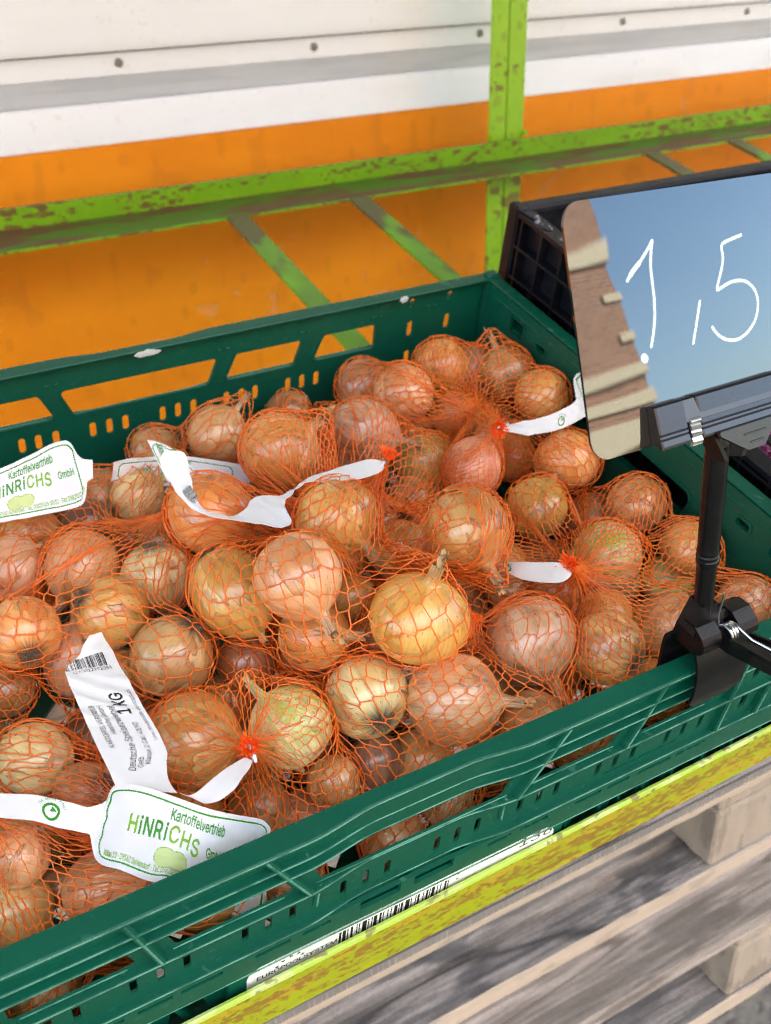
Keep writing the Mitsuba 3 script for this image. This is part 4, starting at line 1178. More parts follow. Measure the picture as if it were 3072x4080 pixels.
TAGS = {
    'H': [[[-177.7, 100.1, -20.0], [-180.4, 87.8, -20.0]], [[-167.2, 91.2, -17.0], [-170.1, 79.1, -17.0]], [[-154.9, 83.0, -15.0], [-156.9, 69.7, -16.0]], [[-140.7, 70.6, -14.0], [-147.5, 61.1, -16.0]], [[-133.6, 65.1, -14.0], [-141.0, 57.3, -18.0]], [[-128.6, 65.5, -15.0], [-138.0, 55.4, -20.0]], [[-124.5, 70.2, -16.0], [-138.8, 49.9, -22.0]], [[-122.0, 70.8, -14.0], [-139.1, 45.7, -22.0]], [[-119.0, 69.1, -12.0], [-138.2, 41.7, -21.0]], [[-110.8, 60.9, -8.0], [-131.3, 32.8, -18.0]], [[-99.1, 46.7, -6.0], [-119.0, 20.6, -18.0]], [[-87.1, 34.7, -6.0], [-103.7, 16.5, -37.1]], [[-75.1, 26.9, -8.0], [-87.9, 16.5, -66.3]], [[-70.7, 24.0, -9.0], [-79.9, 16.5, -76.3]], [[-69.0, 21.8, -10.0], [-75.2, 16.5, -76.0]], [[-68.6, 19.3, -11.0], [-71.7, 16.5, -68.0]]],
    'Fl': [[[-121.5, 69.1, -12.0], [-98.4, 54.1, -12.0]], [[-121.6, 75.5, -12.0], [-99.1, 62.4, -14.0]], [[-121.7, 83.5, -13.0], [-96.7, 73.0, -15.0]], [[-122.1, 92.9, -14.0], [-94.2, 79.7, -15.0]], [[-122.2, 100.0, -15.0], [-94.0, 87.8, -15.0]], [[-122.6, 125.3, -17.0], [-95.6, 112.9, -16.0]], [[-122.8, 140.8, -18.0], [-96.1, 130.9, -18.0]], [[-122.4, 147.8, -18.0], [-96.9, 144.4, -20.0]], [[-120.5, 150.5, -18.0], [-96.8, 151.1, -20.0]], [[-112.4, 155.5, -17.0], [-97.4, 156.9, -20.0]], [[-110.3, 159.0, -16.0], [-98.0, 161.4, -20.0]], [[-105.5, 163.1, -14.0], [-98.5, 166.0, -18.0]]],
    'Fb': [[[-97.3, 54.1, -12.0], [-89.9, 43.9, -12.0]], [[-92.3, 49.9, -11.0], [-83.8, 43.0, -13.0]], [[-84.1, 53.1, -12.0], [-75.4, 44.6, -12.0]], [[-75.8, 57.2, -14.0], [-68.9, 49.8, -13.0]], [[-67.7, 60.4, -16.0], [-63.7, 54.5, -16.0]], [[-62.0, 63.4, -19.0], [-59.8, 59.8, -19.0]]],
    'A': [[[89.9, 207.2, 6.0], [88.0, 202.6, 6.0]], [[74.5, 204.7, 14.0], [67.9, 190.0, 14.0]], [[66.1, 206.7, 12.0], [58.0, 191.5, 14.0]], [[56.3, 210.6, 8.0], [48.8, 196.3, 12.0]], [[42.5, 211.6, 6.0], [36.2, 203.9, 10.0]], [[34.9, 210.0, 4.0], [27.0, 200.9, 8.0]], [[24.1, 207.3, 3.0], [18.7, 195.5, 6.0]], [[14.2, 210.6, 2.0], [16.5, 186.1, 8.0]], [[9.3, 212.7, 2.0], [15.8, 179.6, 8.0]], [[6.1, 212.7, 1.0], [12.4, 176.0, 8.0]], [[-1.1, 205.1, 1.0], [7.5, 176.8, 7.0]], [[-8.7, 204.0, 0.0], [-1.3, 185.3, 6.0]], [[-18.6, 210.6, 1.0], [-17.8, 198.4, 6.0]], [[-24.0, 211.4, 5.0], [-28.6, 205.4, 9.0]], [[-25.9, 217.2, 12.0], [-35.0, 209.2, 15.0]], [[-26.2, 223.3, 20.0], [-38.7, 216.3, 22.0]], [[-26.5, 226.9, 30.0], [-41.4, 227.8, 30.0]], [[-26.9, 228.3, 33.0], [-40.8, 229.7, 33.0]], [[-29.7, 229.4, 35.0], [-37.2, 231.2, 36.0]]],
    'C': [[[195.5, 228.9, -10.0], [192.2, 222.9, -10.0]], [[202.0, 226.4, -9.0], [196.6, 217.4, -9.0]], [[214.5, 223.2, -8.0], [206.8, 211.8, -10.0]], [[227.2, 223.1, -8.0], [220.7, 211.7, -12.0]], [[241.9, 225.3, -8.0], [236.1, 213.9, -14.0]], [[260.8, 233.2, -10.0], [253.9, 218.8, -16.0]], [[268.8, 245.7, -9.0], [263.7, 222.5, -18.0]], [[275.1, 254.6, -9.0], [264.8, 217.8, -20.0]], [[280.8, 258.8, -9.0], [263.3, 207.9, -22.0]], [[287.8, 260.9, -10.0], [265.0, 201.4, -24.0]], [[318.3, 263.9, -14.0], [277.1, 196.3, -30.0]], [[333.5, 262.6, -16.0], [282.8, 192.1, -30.0]], [[334.9, 257.2, -16.0], [289.4, 193.9, -30.0]]],
    'D': [[[131.5, 134.0, -30.0], [129.3, 129.3, -30.0]], [[134.8, 125.7, -24.0], [129.2, 116.6, -24.0]], [[144.4, 115.0, -18.0], [134.9, 101.6, -18.0]], [[154.7, 107.0, -15.0], [146.2, 92.8, -15.0]], [[158.4, 104.3, -16.0], [152.1, 94.6, -16.0]], [[160.2, 101.9, -18.0], [157.8, 98.4, -18.0]]],
    'I': [[[-132.3, 293.1, -0.0], [-139.7, 275.1, -20.0]], [[-116.1, 295.4, 1.0], [-124.7, 273.3, -20.0]], [[-96.8, 301.5, 1.0], [-104.2, 271.0, -20.0]], [[-79.4, 306.5, 2.0], [-83.1, 269.0, -20.0]], [[-75.3, 306.3, 2.0], [-77.8, 270.3, -20.0]], [[-72.8, 303.6, 1.0], [-75.3, 272.2, -18.0]], [[-71.5, 295.9, -2.0], [-72.6, 277.4, -15.0]], [[-69.8, 293.1, -4.0], [-70.8, 280.3, -12.0]], [[-64.2, 289.3, -4.0], [-67.0, 282.0, -12.0]]],
    'K': [[[-45.8, 313.6, -30.0], [-48.8, 314.4, -45.0]], [[-40.6, 314.6, -30.0], [-45.5, 310.5, -45.0]], [[-24.5, 313.6, -32.0], [-31.5, 306.8, -48.0]], [[-5.0, 312.5, -36.0], [-12.8, 300.4, -50.0]], [[20.0, 302.1, -40.0], [15.9, 294.6, -55.0]], [[38.6, 291.3, -43.0], [37.6, 289.2, -58.0]]],
    'L': [[[-29.6, 290.5, 0.0], [-27.7, 261.8, -12.0]], [[-27.8, 288.7, 0.0], [-26.1, 261.5, -13.0]], [[-22.8, 287.4, -2.0], [-23.3, 259.7, -14.0]], [[-17.7, 283.0, -4.0], [-19.4, 258.7, -16.0]], [[-11.6, 274.7, -10.0], [-14.3, 260.8, -20.0]], [[-8.2, 269.8, -14.0], [-8.5, 264.5, -24.0]], [[-5.4, 265.0, -18.0], [-4.2, 267.2, -26.0]]],}
BAGS = {
    'A': ('orange net bag heaped in the middle of the crate, its white label curled up', [94.6, 212.3, 3.0]),
    'B': ('small orange net bag against the back wall, left of the middle heap', [5.3, 327.1, -70.0]),
    'C': ('orange net bag in the back right corner, its band running behind the price sign', [191.7, 229.4, -12.0]),
    'D': ('orange net bag at the right end, tied left of the green streaked onion', [161.4, 104.0, -18.0]),
    'E': ('orange net bag in front, its neck tucked under the middle heap, no label seen', [90.5, 101.3, -35.0]),
    'F': ('orange net bag at the front left with upright white barcode label', [-56.7, 70.3, -22.0]),
    'G': ('orange net bag on the left, its gathered neck pointing to the middle heap', [-33.5, 255.9, -35.0]),
    'H': ('orange net bag in the front left corner, its green printed label behind the rim', [-174.5, 90.7, -30.0]),
    'I': ('orange net bag at the left edge below the big white and green label', [-205.0, 215.0, -30.0]),
    'J': ('loose orange net over the onions above the front left label band', [-112.0, 73.4, -45.0]),}
CLIPS = {'A': (-0.5, -0.6, 0.35), 'C': (0.8, -0.3, 0.4), 'D': (-0.6, -0.5, 0.2), 'F': (0, -0.6, -0.3)}
CELL = {'A': 0.0088, 'C': 0.008, 'D': 0.0084}
ELONG = {'A7': 0.5, 'A8': 1.0, 'C6': 0.9, 'G8': 1.0, 'A5': 0.6, 'A1': -0.2, 'A4': -0.3, 'A2': 0.6, 'E1': -0.1, 'H5': 0.6, 'C8': -0.4, 'A11': 0.4, 'F2': -0.4, 'H1': 0.7, 'D1': 0.4, 'B1': 0.3}
FLAT = {'A9': 0.92, 'E3': 0.95, 'G3': 0.98, 'E2': 1.05, 'F1': 1.0, 'G4': 1.0, 'D5': 0.98, 'A10': 1.1}
ONION_LABELS = {
    'C1': 'golden onion highest up against the back wall, left of the one with dry tip',
    'C2': 'pinkish onion under dense netting, left in the back right bag',
    'C2b': 'brown onion half hidden behind the pinkish one near the back wall slots',
    'C3': 'brown onion in the back right corner with a dry tip pointing up',
    'C4': 'golden onion in the corner above the white band to the price sign',
    'C5': 'tan onion just left of the knot of the back right bag',
    'C6': 'pink upright onion right below the knot of the back right bag',
    'C7': 'small orange onion right under the white band of the back right bag',
    'C8': 'shiny orange onion below the corner of the price sign',
    'A2': 'violet tinged onion with frayed dry neck, just above the middle knot',
    'A12': 'olive brown striped onion right of the middle knot',
    'A13': 'dry brown onion below the knot of the middle bag',
    'A5': 'big golden onion at the right of the middle heap, its skin peeling below',
    'A6': 'small orange onion with root end down, left of the big golden one',
    'A1': 'large golden onion with a long neck pointing up right to the back wall',
    'B2': 'brown onion peeping out behind the long necked golden onion',
    'A4': 'golden onion below the middle knot with ragged dry skin at its bottom',
    'A11': 'broad orange onion under the curled white label',
    'A7': 'pink pear shaped onion with pointed tip at the front of the middle heap',
    'A8': 'olive oval onion left of the pear shaped one',
    'A15': 'small orange onion in the gap right of the pear shaped one',
    'A9': 'large golden onion with upright papery neck at the front of the heap',
    'A10': 'orange onion right under the tip of the pear shaped one',
    'B1': 'tan onion with a white papery tip against the back wall',
    'B3': 'small olive onion under the tan one against the back wall',
    'E3': 'pale topped onion with a dark root scar behind the front rim',
    'E2': 'pink onion with neck pointing right, close behind the front rim',
    'E1': 'large violet tinged onion drawn in the net neck, right of the front bag',
    'E4': 'dark small onion below the one with the root scar',
    'E5': 'tan onion almost hidden by the front rim',
    'E6': 'pale onion seen through the front wall opening',
    'F1': 'pale green onion right of the knot of the front left bag',
    'F2': 'large tan onion with dark curved skin edges left of the front knot',
    'F3': 'brown onion behind the knot of the front left bag',
    'F4': 'brown onion below the knot of the front left bag',
    'F5': 'tan onion under loose netting beside the front rim',
    'G9': 'dark onion under stretched netting at the left below the labels',
    'G1': 'pale onion in front of the small white and green label at the back',
    'G2': 'tan onion with dry peeling skin in the left bag',
    'G3': 'pale onion with a brown cap under the gathered neck of the left bag',
    'G7': 'pinkish onion cut off by the left edge, below the big label',
    'G4': 'golden onion with a dark root scar in the middle of the left bag',
    'G6': 'golden onion with hairy roots at the left edge',
    'G5': 'tan onion with bristly roots on top, above the upright barcode label',
    'G8': 'pink slim onion left behind the barcode label',
    'G10': 'small orange onion behind the top of the barcode label',
    'G11': 'brown onion in the shade at the left edge under the netting',
    'H1': 'pale golden onion at the left edge above the white band',
    'H2': 'brown onion with a root scar between white band and barcode label',
    'H8': 'dark onion in the shade left behind the barcode label',
    'H3': 'pink onion at the left edge below the white band',
    'H4': 'tan onion lowest at the left edge, touching the front rim',
    'H5': 'pink onion under the green printed label at the front rim',
    'H6': 'brown narrow onion with dry skin in the front left corner',
    'D1': 'pale onion with green streaks right of the red knot',
    'D2': 'tan onion topmost at the right end beside the crate wall',
    'D3': 'pale onion right below the green streaked one',
    'D4': 'golden onion behind the pole of the price sign',
    'D7': 'brown onion under the net behind the green streaked one',
    'D6': 'olive onion at the back of the right bag under dense netting',
    'D8': 'pink onion at the right edge behind the sign clamp',
    'D5': 'yellow onion with torn skin and dark root scar near the sign clamp',
    'D9': 'pink onion under dense netting left of the sign clamp',
    'D10': 'brown onion under the short white band of the right bag',
    'D11': 'small brown onion with roots between the middle heap and right bag',}


GROUPED = 'brown onions buried deep under the others'
onion_solids = {}                      # bag -> list of (centre, axes matrix that turns it into a unit ball, mean radius)
onion_count = [0]


def frame_of(axis):
    z = np.asarray(axis, float); z = z / np.linalg.norm(z)
    x = np.cross(z, [0, 0, 1.0] if abs(z[2]) < .9 else [1.0, 0, 0]); x /= np.linalg.norm(x)
    return np.array([x, np.cross(z, x), z])        # rows


def bulb_mesh(R, e, seed, neck_len, neck_r, nl=56, nm=38):
    """unit profile swept round z: root at -z, neck at +z. Returns v, f, uv."""
    r = np.random.default_rng(seed)
    phi = np.linspace(0, np.pi, 200)
    pow_ = r.uniform(.92, 1.06)
    rad = np.sin(phi) ** pow_
    z = -np.cos(phi)
    # root end a little flat, neck end drawn out
    z = np.where(z < -.80, -.80 + (z + .80) * .80, z)
    top = z > .30
    t = np.clip((z - .30) / .70, 0, 1)
    rad = rad * (1 - .16 * r.uniform(.5, 1.4) * t * t)
    keep = ~((rad < neck_r * 1.6) & (z > .5))
    P = np.column_stack([rad, z])[keep]
    z1, r1 = P[-1, 1], P[-1, 0]
    u = np.linspace(0, 1, 40)[1:]
    nr = r1 + (neck_r - r1) * (1 - (1 - u) ** 2.2)
    nz = z1 + (neck_len + 1 - z1) * u ** 1.15
    P = np.vstack([P, np.column_stack([nr, nz])])
    s = np.concatenate([[0], np.cumsum(np.hypot(*np.diff(P, axis=0).T))])
    tt = np.linspace(0, s[-1], nm)
    pr, pz = np.interp(tt, s, P[:, 0]), np.interp(tt, s, P[:, 1])
    pr[0] = .004
    lon = np.linspace(0, 1, nl + 1)
    A = lon * 2 * np.pi
    lump = 1 + .018 * np.cos(2 * A + r.uniform(0, 6))[None] * np.sin(np.linspace(0, np.pi, nm))[:, None] + .014 * np.cos(3 * A + r.uniform(0, 6))[None] + .006 * np.cos(5 * A + 3 * np.linspace(0, 1, nm)[:, None] + r.uniform(0, 6))
    crumple = np.clip((pz - .95) / max(neck_len, .05), 0, 1)[:, None]
    lump = lump * (1 + crumple * .28 * np.cos(A * 4 + r.uniform(0, 6) + 2 * pz[:, None]) + crumple * .12 * np.cos(A * 9 + r.uniform(0, 6)))
    X = pr[:, None] * np.cos(A)[None] * lump; Y = pr[:, None] * np.sin(A)[None] * lump
    bx, by = r.normal(0, .10, 2)
    bendf = np.clip(pz - .6, 0, None)[:, None] ** 1.5
    X = X + bx * bendf; Y = Y + by * bendf
    perp, par = R * e ** -.5, R * e ** .5
    V = np.stack([X * perp, Y * perp, np.repeat((pz * par)[:, None], nl + 1, 1)], -1)
    lat = np.interp(pz, [-1, 1.0, 1.0 + neck_len + .01], [0, .88, 1.0])
    lat = np.where(pz < 1, np.arccos(np.clip(-pz, -1, 1)) / np.pi * .88 + 0, lat)
    uv = np.stack([np.repeat(lon[None], nm, 0), np.repeat(lat[:, None], nl + 1, 1)], -1)
    i, j = np.meshgrid(np.arange(nm - 1), np.arange(nl), indexing='ij')
    n1 = nl + 1
    q = np.stack([i * n1 + j, i * n1 + j + 1, (i + 1) * n1 + j + 1, (i + 1) * n1 + j], -1).reshape(-1, 4)
    tip = np.array([bx * perp * (neck_len + .4) ** 1.5, by * perp * (neck_len + .4) ** 1.5, par * (1 + neck_len)])
    return V.reshape(-1, 3), q, uv.reshape(-1, 2), tip, (perp, par), (pr, pz)


def add_onion(center_mm, R_mm, e, axis, tone, roots, neck, bag, seed, label, group=None, flakes=1, green=0.):
    onion_count[0] += 1
    k = len(tabA)
    r = np.random.default_rng(1000 + seed)
    a, b, w = TONES[tone]
    j = 1 + r.normal(0, .05, 3) * [.6, 1, 1.3]; g = 1 + r.normal(0, .06)
    tabA.append(np.clip(np.array(a) * j * g, 0, .9)); tabB.append(np.clip(np.array(b) * j * g, 0, .9)); tabC.append((np.clip(w + r.normal(0, .12), .05, .9), green, float(roots)))
    t = thing('onion', label, 'onion', group)
    R = R_mm / 1000
    c = np.asarray(center_mm, float) / 1000
    M = frame_of(axis)
    nl = r.uniform(.36, .52) if neck else r.uniform(.10, .22)
    v, q, uv, tip, (perp, par), _ = bulb_mesh(R, e, seed, nl, r.uniform(.085, .12) if neck else .06)
    place = lambda x: cw(np.asarray(x) @ M + c)
    uv = uv.copy(); uv[:, 0] += 2 * k
    f = np.vstack([q[:, [0, 1, 2]], q[:, [0, 2, 3]]])
    V = place(v)
    put(f'{t}__bulb', trimesh.Trimesh(V, f, process=False), 'onion_skin', smooth=True, uv=uv)
    if neck:                               # the dry, split tip
        mb = MB()
        for s in range(4):
            L = R * r.uniform(.14, .30); a0 = r.uniform(0, 6.28); wd = r.uniform(.9, 1.7)
            aa = a0 + np.linspace(-.5, .5, 6) * wd
            hh = np.linspace(-.25, 1, 6)
            rr = R * (.085 + .05 * hh[:, None] ** 2 * r.uniform(.3, 1.6)) * (1 - .18 * (hh[:, None] > .8) * r.uniform(0, 1, (1, 6)))
            P = np.stack([tip[0] + rr * np.cos(aa + .25 * hh[:, None] * r.normal()), tip[1] + rr * np.sin(aa), tip[2] + L * hh[:, None] * (1 + .25 * r.normal(0, 1, (1, 6)))], -1)
            i, jx = np.meshgrid(np.arange(5), np.arange(5), indexing='ij')
            qq = np.stack([i * 6 + jx, i * 6 + jx + 1, (i + 1) * 6 + jx + 1, (i + 1) * 6 + jx], -1).reshape(-1, 4)
            mb.add(place(P.reshape(-1, 3)), qq)
        put(f'{t}__dry_neck', mb, 'onion_dry', smooth=True)
    if roots:
        n = 46; P = np.zeros((n, 6, 3))
        for s in range(n):
            a0 = r.uniform(0, 6.28); r0 = R * .17 * math.sqrt(r.uniform(0, 1)); d = np.array([math.cos(a0) * r.uniform(.4, 1.6), math.sin(a0) * r.uniform(.4, 1.6), -r.uniform(.25, .8)])
            p = np.array([r0 * math.cos(a0), r0 * math.sin(a0), -par * .955])
            L = R * r.uniform(.10, .26)
            for m_ in range(6):
                P[s, m_] = p
                d = d + r.normal(0, .45, 3); d[2] -= .05; d /= np.linalg.norm(d)
                p = p + d * L / 5
        vv, ff = many_tubes(place(P.reshape(-1, 3)).reshape(n, 6, 3), .00022, 3)
        put(f'{t}__roots', MB().add(vv, ff), 'onion_root')
    for s in range(flakes):                # loose papery skin
        la0, lo0 = (r.uniform(1.05, 1.3) if (neck and r.uniform() < .6) else r.uniform(.25, .5)), r.uniform(0, 6.28)
        na, nb = 9, 12
        U, W = np.meshgrid(np.linspace(-1, 1, na), np.linspace(-1, 1, nb), indexing='ij')
        rag = 1 + .38 * (meshkit.fbm(np.stack([U * 1.3 + seed, W * 1.3, U * 0 + s], -1), 3) - .5) * 2
        sz = r.uniform(.08, .16)
        th = la0 * 2.0 + U * sz * rag; ph = lo0 + W * sz * 1.15 * rag / max(.35, math.sin(min(max(la0 * 2.0, .4), 2.7)))
        lift = 1.020 + .10 * np.clip(U * r.choice([-1, 1]) + .35 * W, 0, None) ** 1.6 * r.uniform(.5, 1.3)
        P = np.stack([perp * np.sin(th) * np.cos(ph) * lift, perp * np.sin(th) * np.sin(ph) * lift, -par * np.cos(th) * lift], -1)
        i, jx = np.meshgrid(np.arange(na - 1), np.arange(nb - 1), indexing='ij')
        qq = np.stack([i * nb + jx, i * nb + jx + 1, (i + 1) * nb + jx + 1, (i + 1) * nb + jx], -1).reshape(-1, 4)
        put(f'{t}__loose_skin', MB().add(place(P.reshape(-1, 3)), qq), 'onion_flake', smooth=True)
    if bag:
        onion_solids.setdefault(bag, []).append((c, M, perp, par, R))
        if neck:
            onion_solids[bag].append((c + tip @ M, np.eye(3), R * .16, R * .16, R * .16))
    return t


for idx, (nm, bag, cx, cy, cz, R, rx, ry, ax_, ay_, az_, tone, roots, neck) in enumerate(ONIONS):
    # ratio of the sides as they are seen, turned into length over width of the bulb
    major = 0 if rx >= ry else 90
    ratio = max(rx, ry) / min(rx, ry)
    e = float(np.clip(ratio ** (ELONG.get(nm, .4)), .84, 1.28))
    if nm in FLAT:
        e = FLAT[nm]
    fl = 2 if nm in ('A4', 'A5', 'G2', 'E1', 'E3', 'F1', 'A13', 'A2') else (1 if idx % 2 else 0)
    add_onion((cx, cy, cz), R, e, (ax_, ay_, az_), tone, roots, neck, bag, idx, ONION_LABELS[nm], flakes=fl, green={'D1': 1., 'F1': .7, 'D3': .4}.get(nm, 0.))
rf = np.random.default_rng(99)
for idx, (x, y, z, R, up) in enumerate(FILL):
    # which net holds it
    best = min(((np.linalg.norm(np.array(o[2:5]) - (x, y, z)), o[1]) for o in ONIONS))
    bag = best[1] if best[0] < 60 else None
    ax_ = rf.normal(0, 1, 3)
    add_onion((x, y, z), R, rf.uniform(.9, 1.1), ax_, ['brown', 'orange', 'tan', 'pink', 'brown', 'golden'][idx % 6], 0, 0, bag, 300 + idx, 'brown onion buried deep in the green crate, mostly hidden by the netted onions above it', GROUPED, flakes=0)
TAB['a'] = [mi.Float(np.array(tabA)[:, i].astype(np.float32)) for i in range(3)]
TAB['b'] = [mi.Float(np.array(tabB)[:, i].astype(np.float32)) for i in range(3)]
TAB['c'] = [mi.Float(np.array(tabC)[:, i].astype(np.float32)) for i in range(3)]

# ------------------------------------------------------------------ nets
mat('net_orange', proc(lambda p, n, uv: mix((.76, .125, .010), (.86, .235, .032), noise(p.x * 260, p.y * 260, p.z * 260))), .38, spec=.6)
mat('net_knot', proc(lambda p, n, uv: mix((.92, .12, .012), (.95, .22, .03), noise(p.x * 400, p.y * 400, p.z * 400))), .4)
mat('net_purple', proc(lambda p, n, uv: mix((.20, .03, .12), (.34, .08, .24), noise(p.x * 260, p.y * 260, p.z * 260))), .4)
mat('clip_metal', (.62, .63, .64), .3, metallic=.9)
mat('label_white', proc(lambda p, n, uv: mix((.80, .81, .83), (.74, .75, .78), fbm(p.x * 30, p.y * 30, p.z * 30, 2))), .36, spec=.5)


def field(solids, k, nf=0):
    cs = np.array([s[0] for s in solids]); Ms = np.array([s[1] for s in solids])
    G_ = 1.045
    sc = np.array([[1 / s[2], 1 / s[2], 1 / s[3]] for s in solids]) / G_; Rs = np.array([s[4] for s in solids]) * G_

    def fn(p):
        d = p[:, None] - cs[None]
        q = np.einsum('nsk,sjk->nsj', d, Ms) * sc[None]
        dist = (np.linalg.norm(q, axis=2) - 1) * Rs[None]
        if nf:                     # the neck counts as one body
            dist = np.concatenate([dist[:, :-nf], dist[:, -nf:].min(1, keepdims=True)], 1)
        m = dist.min(1)
        return m - k * np.log(np.exp(-np.clip((dist - m[:, None]) / k, 0, 40)).sum(1))
    return fn


def make_net(t, solids, knot, seed, bsdf='net_orange', cell=.0086, k=.0085, radius=.00040, pole=None, tail=True):
    r = np.random.default_rng(seed)
    knot = np.asarray(knot, float) / 1000
    real = [s for s in solids if s[4] > .008]
    C = np.mean([s[0] for s in real], 0)
    d = knot - C; dist = np.linalg.norm(d); d /= dist
    S = list(solids)
    # the funnel of the neck: small balls between the onions and the knot
    reach = min(dist * .6, .045)
    for u in np.linspace(0, 1, 9):
        rr = .0016 + .0080 * u ** 1.4
        S.append((knot - d * (reach * u), np.eye(3), rr, rr, rr))
    fn = field(S, k, 9)
    M = frame_of(d)
    nt, nphi = 84, 150
    th = np.arange(nt) / nt * 2 * np.pi
    # latitude samples, dense near the knot
    ph = np.pi * (np.linspace(0, 1, nphi) ** 1.5)
    far = max(np.linalg.norm(s[0] - C) + s[4] for s in S) + .01

    def march(dirs):
        t_ = np.full(len(dirs), far)
        for _ in range(44):
            t_ -= np.clip(fn(C + dirs * t_[:, None]), -.002, .03) * .82
            t_ = np.maximum(t_, .004)
        return t_
    T, P_ = np.meshgrid(th, ph, indexing='ij')
    loc = np.stack([np.sin(P_) * np.cos(T), np.sin(P_) * np.sin(T), np.cos(P_)], -1).reshape(-1, 3)
    rad = march(loc @ M).reshape(nt, nphi)
    pos = (C + (loc @ M).reshape(nt, nphi, 3) * rad[..., None])
    seg = np.linalg.norm(np.diff(pos, axis=1), axis=2)
    s = np.concatenate([np.zeros((nt, 1)), np.cumsum(seg, 1)], 1)
    # even the lengths of neighbouring meridians a little so that rows stay rows
    Lm = s[:, -1]
    for _ in range(14):
        Lm = (np.roll(Lm, 1) + 2 * Lm + np.roll(Lm, -1)) / 4
    sn = s / s[:, -1:]
    rows_len = float(Lm.mean())
    mid = nphi // 2
    eq = rad * np.sin(P_)
    circ = 2 * np.pi * max(float(np.percentile(eq.mean(0), 97)), .80 * float(np.percentile(eq, 98)))
    N = int(np.clip(round(circ / cell), 30, 72))
    h = cell * .60
    nr = int(rows_len / h)
    ring = np.concatenate([th, [2 * np.pi]])

    def lookup(theta, frac):
        """theta (m,), frac (m,) along the meridian -> points on the net's surface"""
        theta = np.mod(theta, 2 * np.pi)
        x = theta / (2 * np.pi) * nt; i0 = np.floor(x).astype(int) % nt; i1 = (i0 + 1) % nt; a = (x - np.floor(x))[:, None]
        out = []
        for i in (i0, i1):
            # inverse of sn on meridian i
            res = np.empty(len(theta))
            for m_ in np.unique(i):
                w_ = i == m_
                res[w_] = np.interp(frac[w_], sn[m_], np.arange(nphi))
            j0 = np.clip(np.floor(res).astype(int), 0, nphi - 2); b = (res - j0)[:, None]
            out.append(pos[i, j0] * (1 - b) + pos[i, j0 + 1] * b)
        return out[0] * (1 - a) + out[1] * a
    ii, jj = np.meshgrid(np.arange(N), np.arange(nr), indexing='ij')
    base_th = (ii + .5 * (jj % 2)) * 2 * np.pi / N
    fr = (jj + .6) / (nr + .3)
    wob = np.stack([np.cos(base_th) * 2.2, np.sin(base_th) * 2.2, fr * 6 + seed], -1)
    dth = (meshkit.fbm(wob, 3, seed) - .5) * 2 * np.pi / N * 1.2 + r.normal(0, .05, ii.shape) * 2 * np.pi / N + .5 * np.exp(-fr * rows_len / .022) * r.choice([-1, 1])
    dfr = (meshkit.fbm(wob + 31.7, 3, seed + 1) - .5) * 1.2 / nr + r.normal(0, .05, ii.shape) / nr
    TH = base_th + dth
    nb, pz0 = int(r.integers(11, 16)), r.uniform(0, 6.28)
    pleat = lambda a_, s_: -.88 * np.sin(nb * a_ + pz0 + 1.2 * np.sin(3 * a_)) / nb * np.exp(-s_ / .055)      # cords drawn into folds near the knot
    TH = TH + pleat(TH, fr * rows_len); FR = np.clip(fr + dfr * np.clip(jj / 4.0, 0, 1), .002, .995)
    half = .5 * h * .34 / rows_len              # joined stretch at every knot
    up = lambda f: np.clip(f - half, .001, .999)
    dn = lambda f: np.clip(f + half, .001, .999)
    A, B, ra = [], [], []
    # short joined stretches
    a_th, a_f0, a_f1 = TH.ravel(), up(FR).ravel(), dn(FR).ravel()
    p0, p1 = lookup(a_th, a_f0), lookup(a_th, a_f1)
    J = np.stack([p0, (p0 + p1) / 2, p1], 1)
    # branches to the next row
    segs = []
    par = jj[:, :-1] % 2
    for side in (0, 1):
        ni = (ii[:, :-1] + (par if side else par - 1)) % N
        nj = jj[:, :-1] + 1
        t0, f0 = TH[:, :-1], dn(FR[:, :-1])
        t1, f1 = TH[ni, nj], up(FR[ni, nj])
        dt = np.mod(t1 - t0 + np.pi, 2 * np.pi) - np.pi
        pts = []
        for u in (0, .25, .5, .75, 1):
            pts.append(lookup((t0 + dt * u).ravel(), (f0 + (f1 - f0) * u).ravel()))
        segs.append(np.stack(pts, 1))
    Sg = np.concatenate(segs)
    lift = .0006
    cs_ = np.array([s_[0] for s_ in S]); Ms_ = np.array([s_[1] for s_ in S]); sz_ = np.array([[s_[2], s_[2], s_[3]] for s_ in S]) * 1.05 + .0006

    def outside(P):
        """cords that would cut through an onion are laid over it"""
        p = P.reshape(-1, 3).copy()
        for _ in range(3):
            q = np.einsum('nsk,sjk->nsj', p[:, None] - cs_[None], Ms_) / sz_[None]
            nq = np.linalg.norm(q, axis=2)
            s_ = nq.argmin(1); i_ = np.arange(len(p)); m_ = nq[i_, s_]
            bad = m_ < 1
            if not bad.any():
                break
            b_ = np.where(bad)[0]
            qq = q[b_, s_[b_]] / np.maximum(m_[b_], .05)[:, None] * sz_[s_[b_]]
            p[b_] = cs_[s_[b_]] + np.einsum('nj,njk->nk', qq, Ms_[s_[b_]])
        return p.reshape(P.shape)
    J, Sg = outside(J), outside(Sg)
    def shift(P):
        n_ = P - C; n_ /= np.linalg.norm(n_, axis=-1, keepdims=True)
        return P + n_ * (lift + .00025 * r.normal(0, 1, P.shape[:1])[:, None, None])
    Jw = cw(shift(J).reshape(-1, 3)).reshape(J.shape); Sw_ = cw(shift(Sg).reshape(-1, 3)).reshape(Sg.shape)
    # near the knot the cords are drawn thin
    kd = lambda P: np.clip(np.linalg.norm(P - cw(knot), axis=-1) / .05, .42, 1)
    rj = radius * 1.35 * kd(Jw) * r.uniform(.85, 1.2, (len(Jw), 1)); rs = radius * kd(Sw_) * r.uniform(.75, 1.25, (len(Sw_), 1))
    mb = MB()
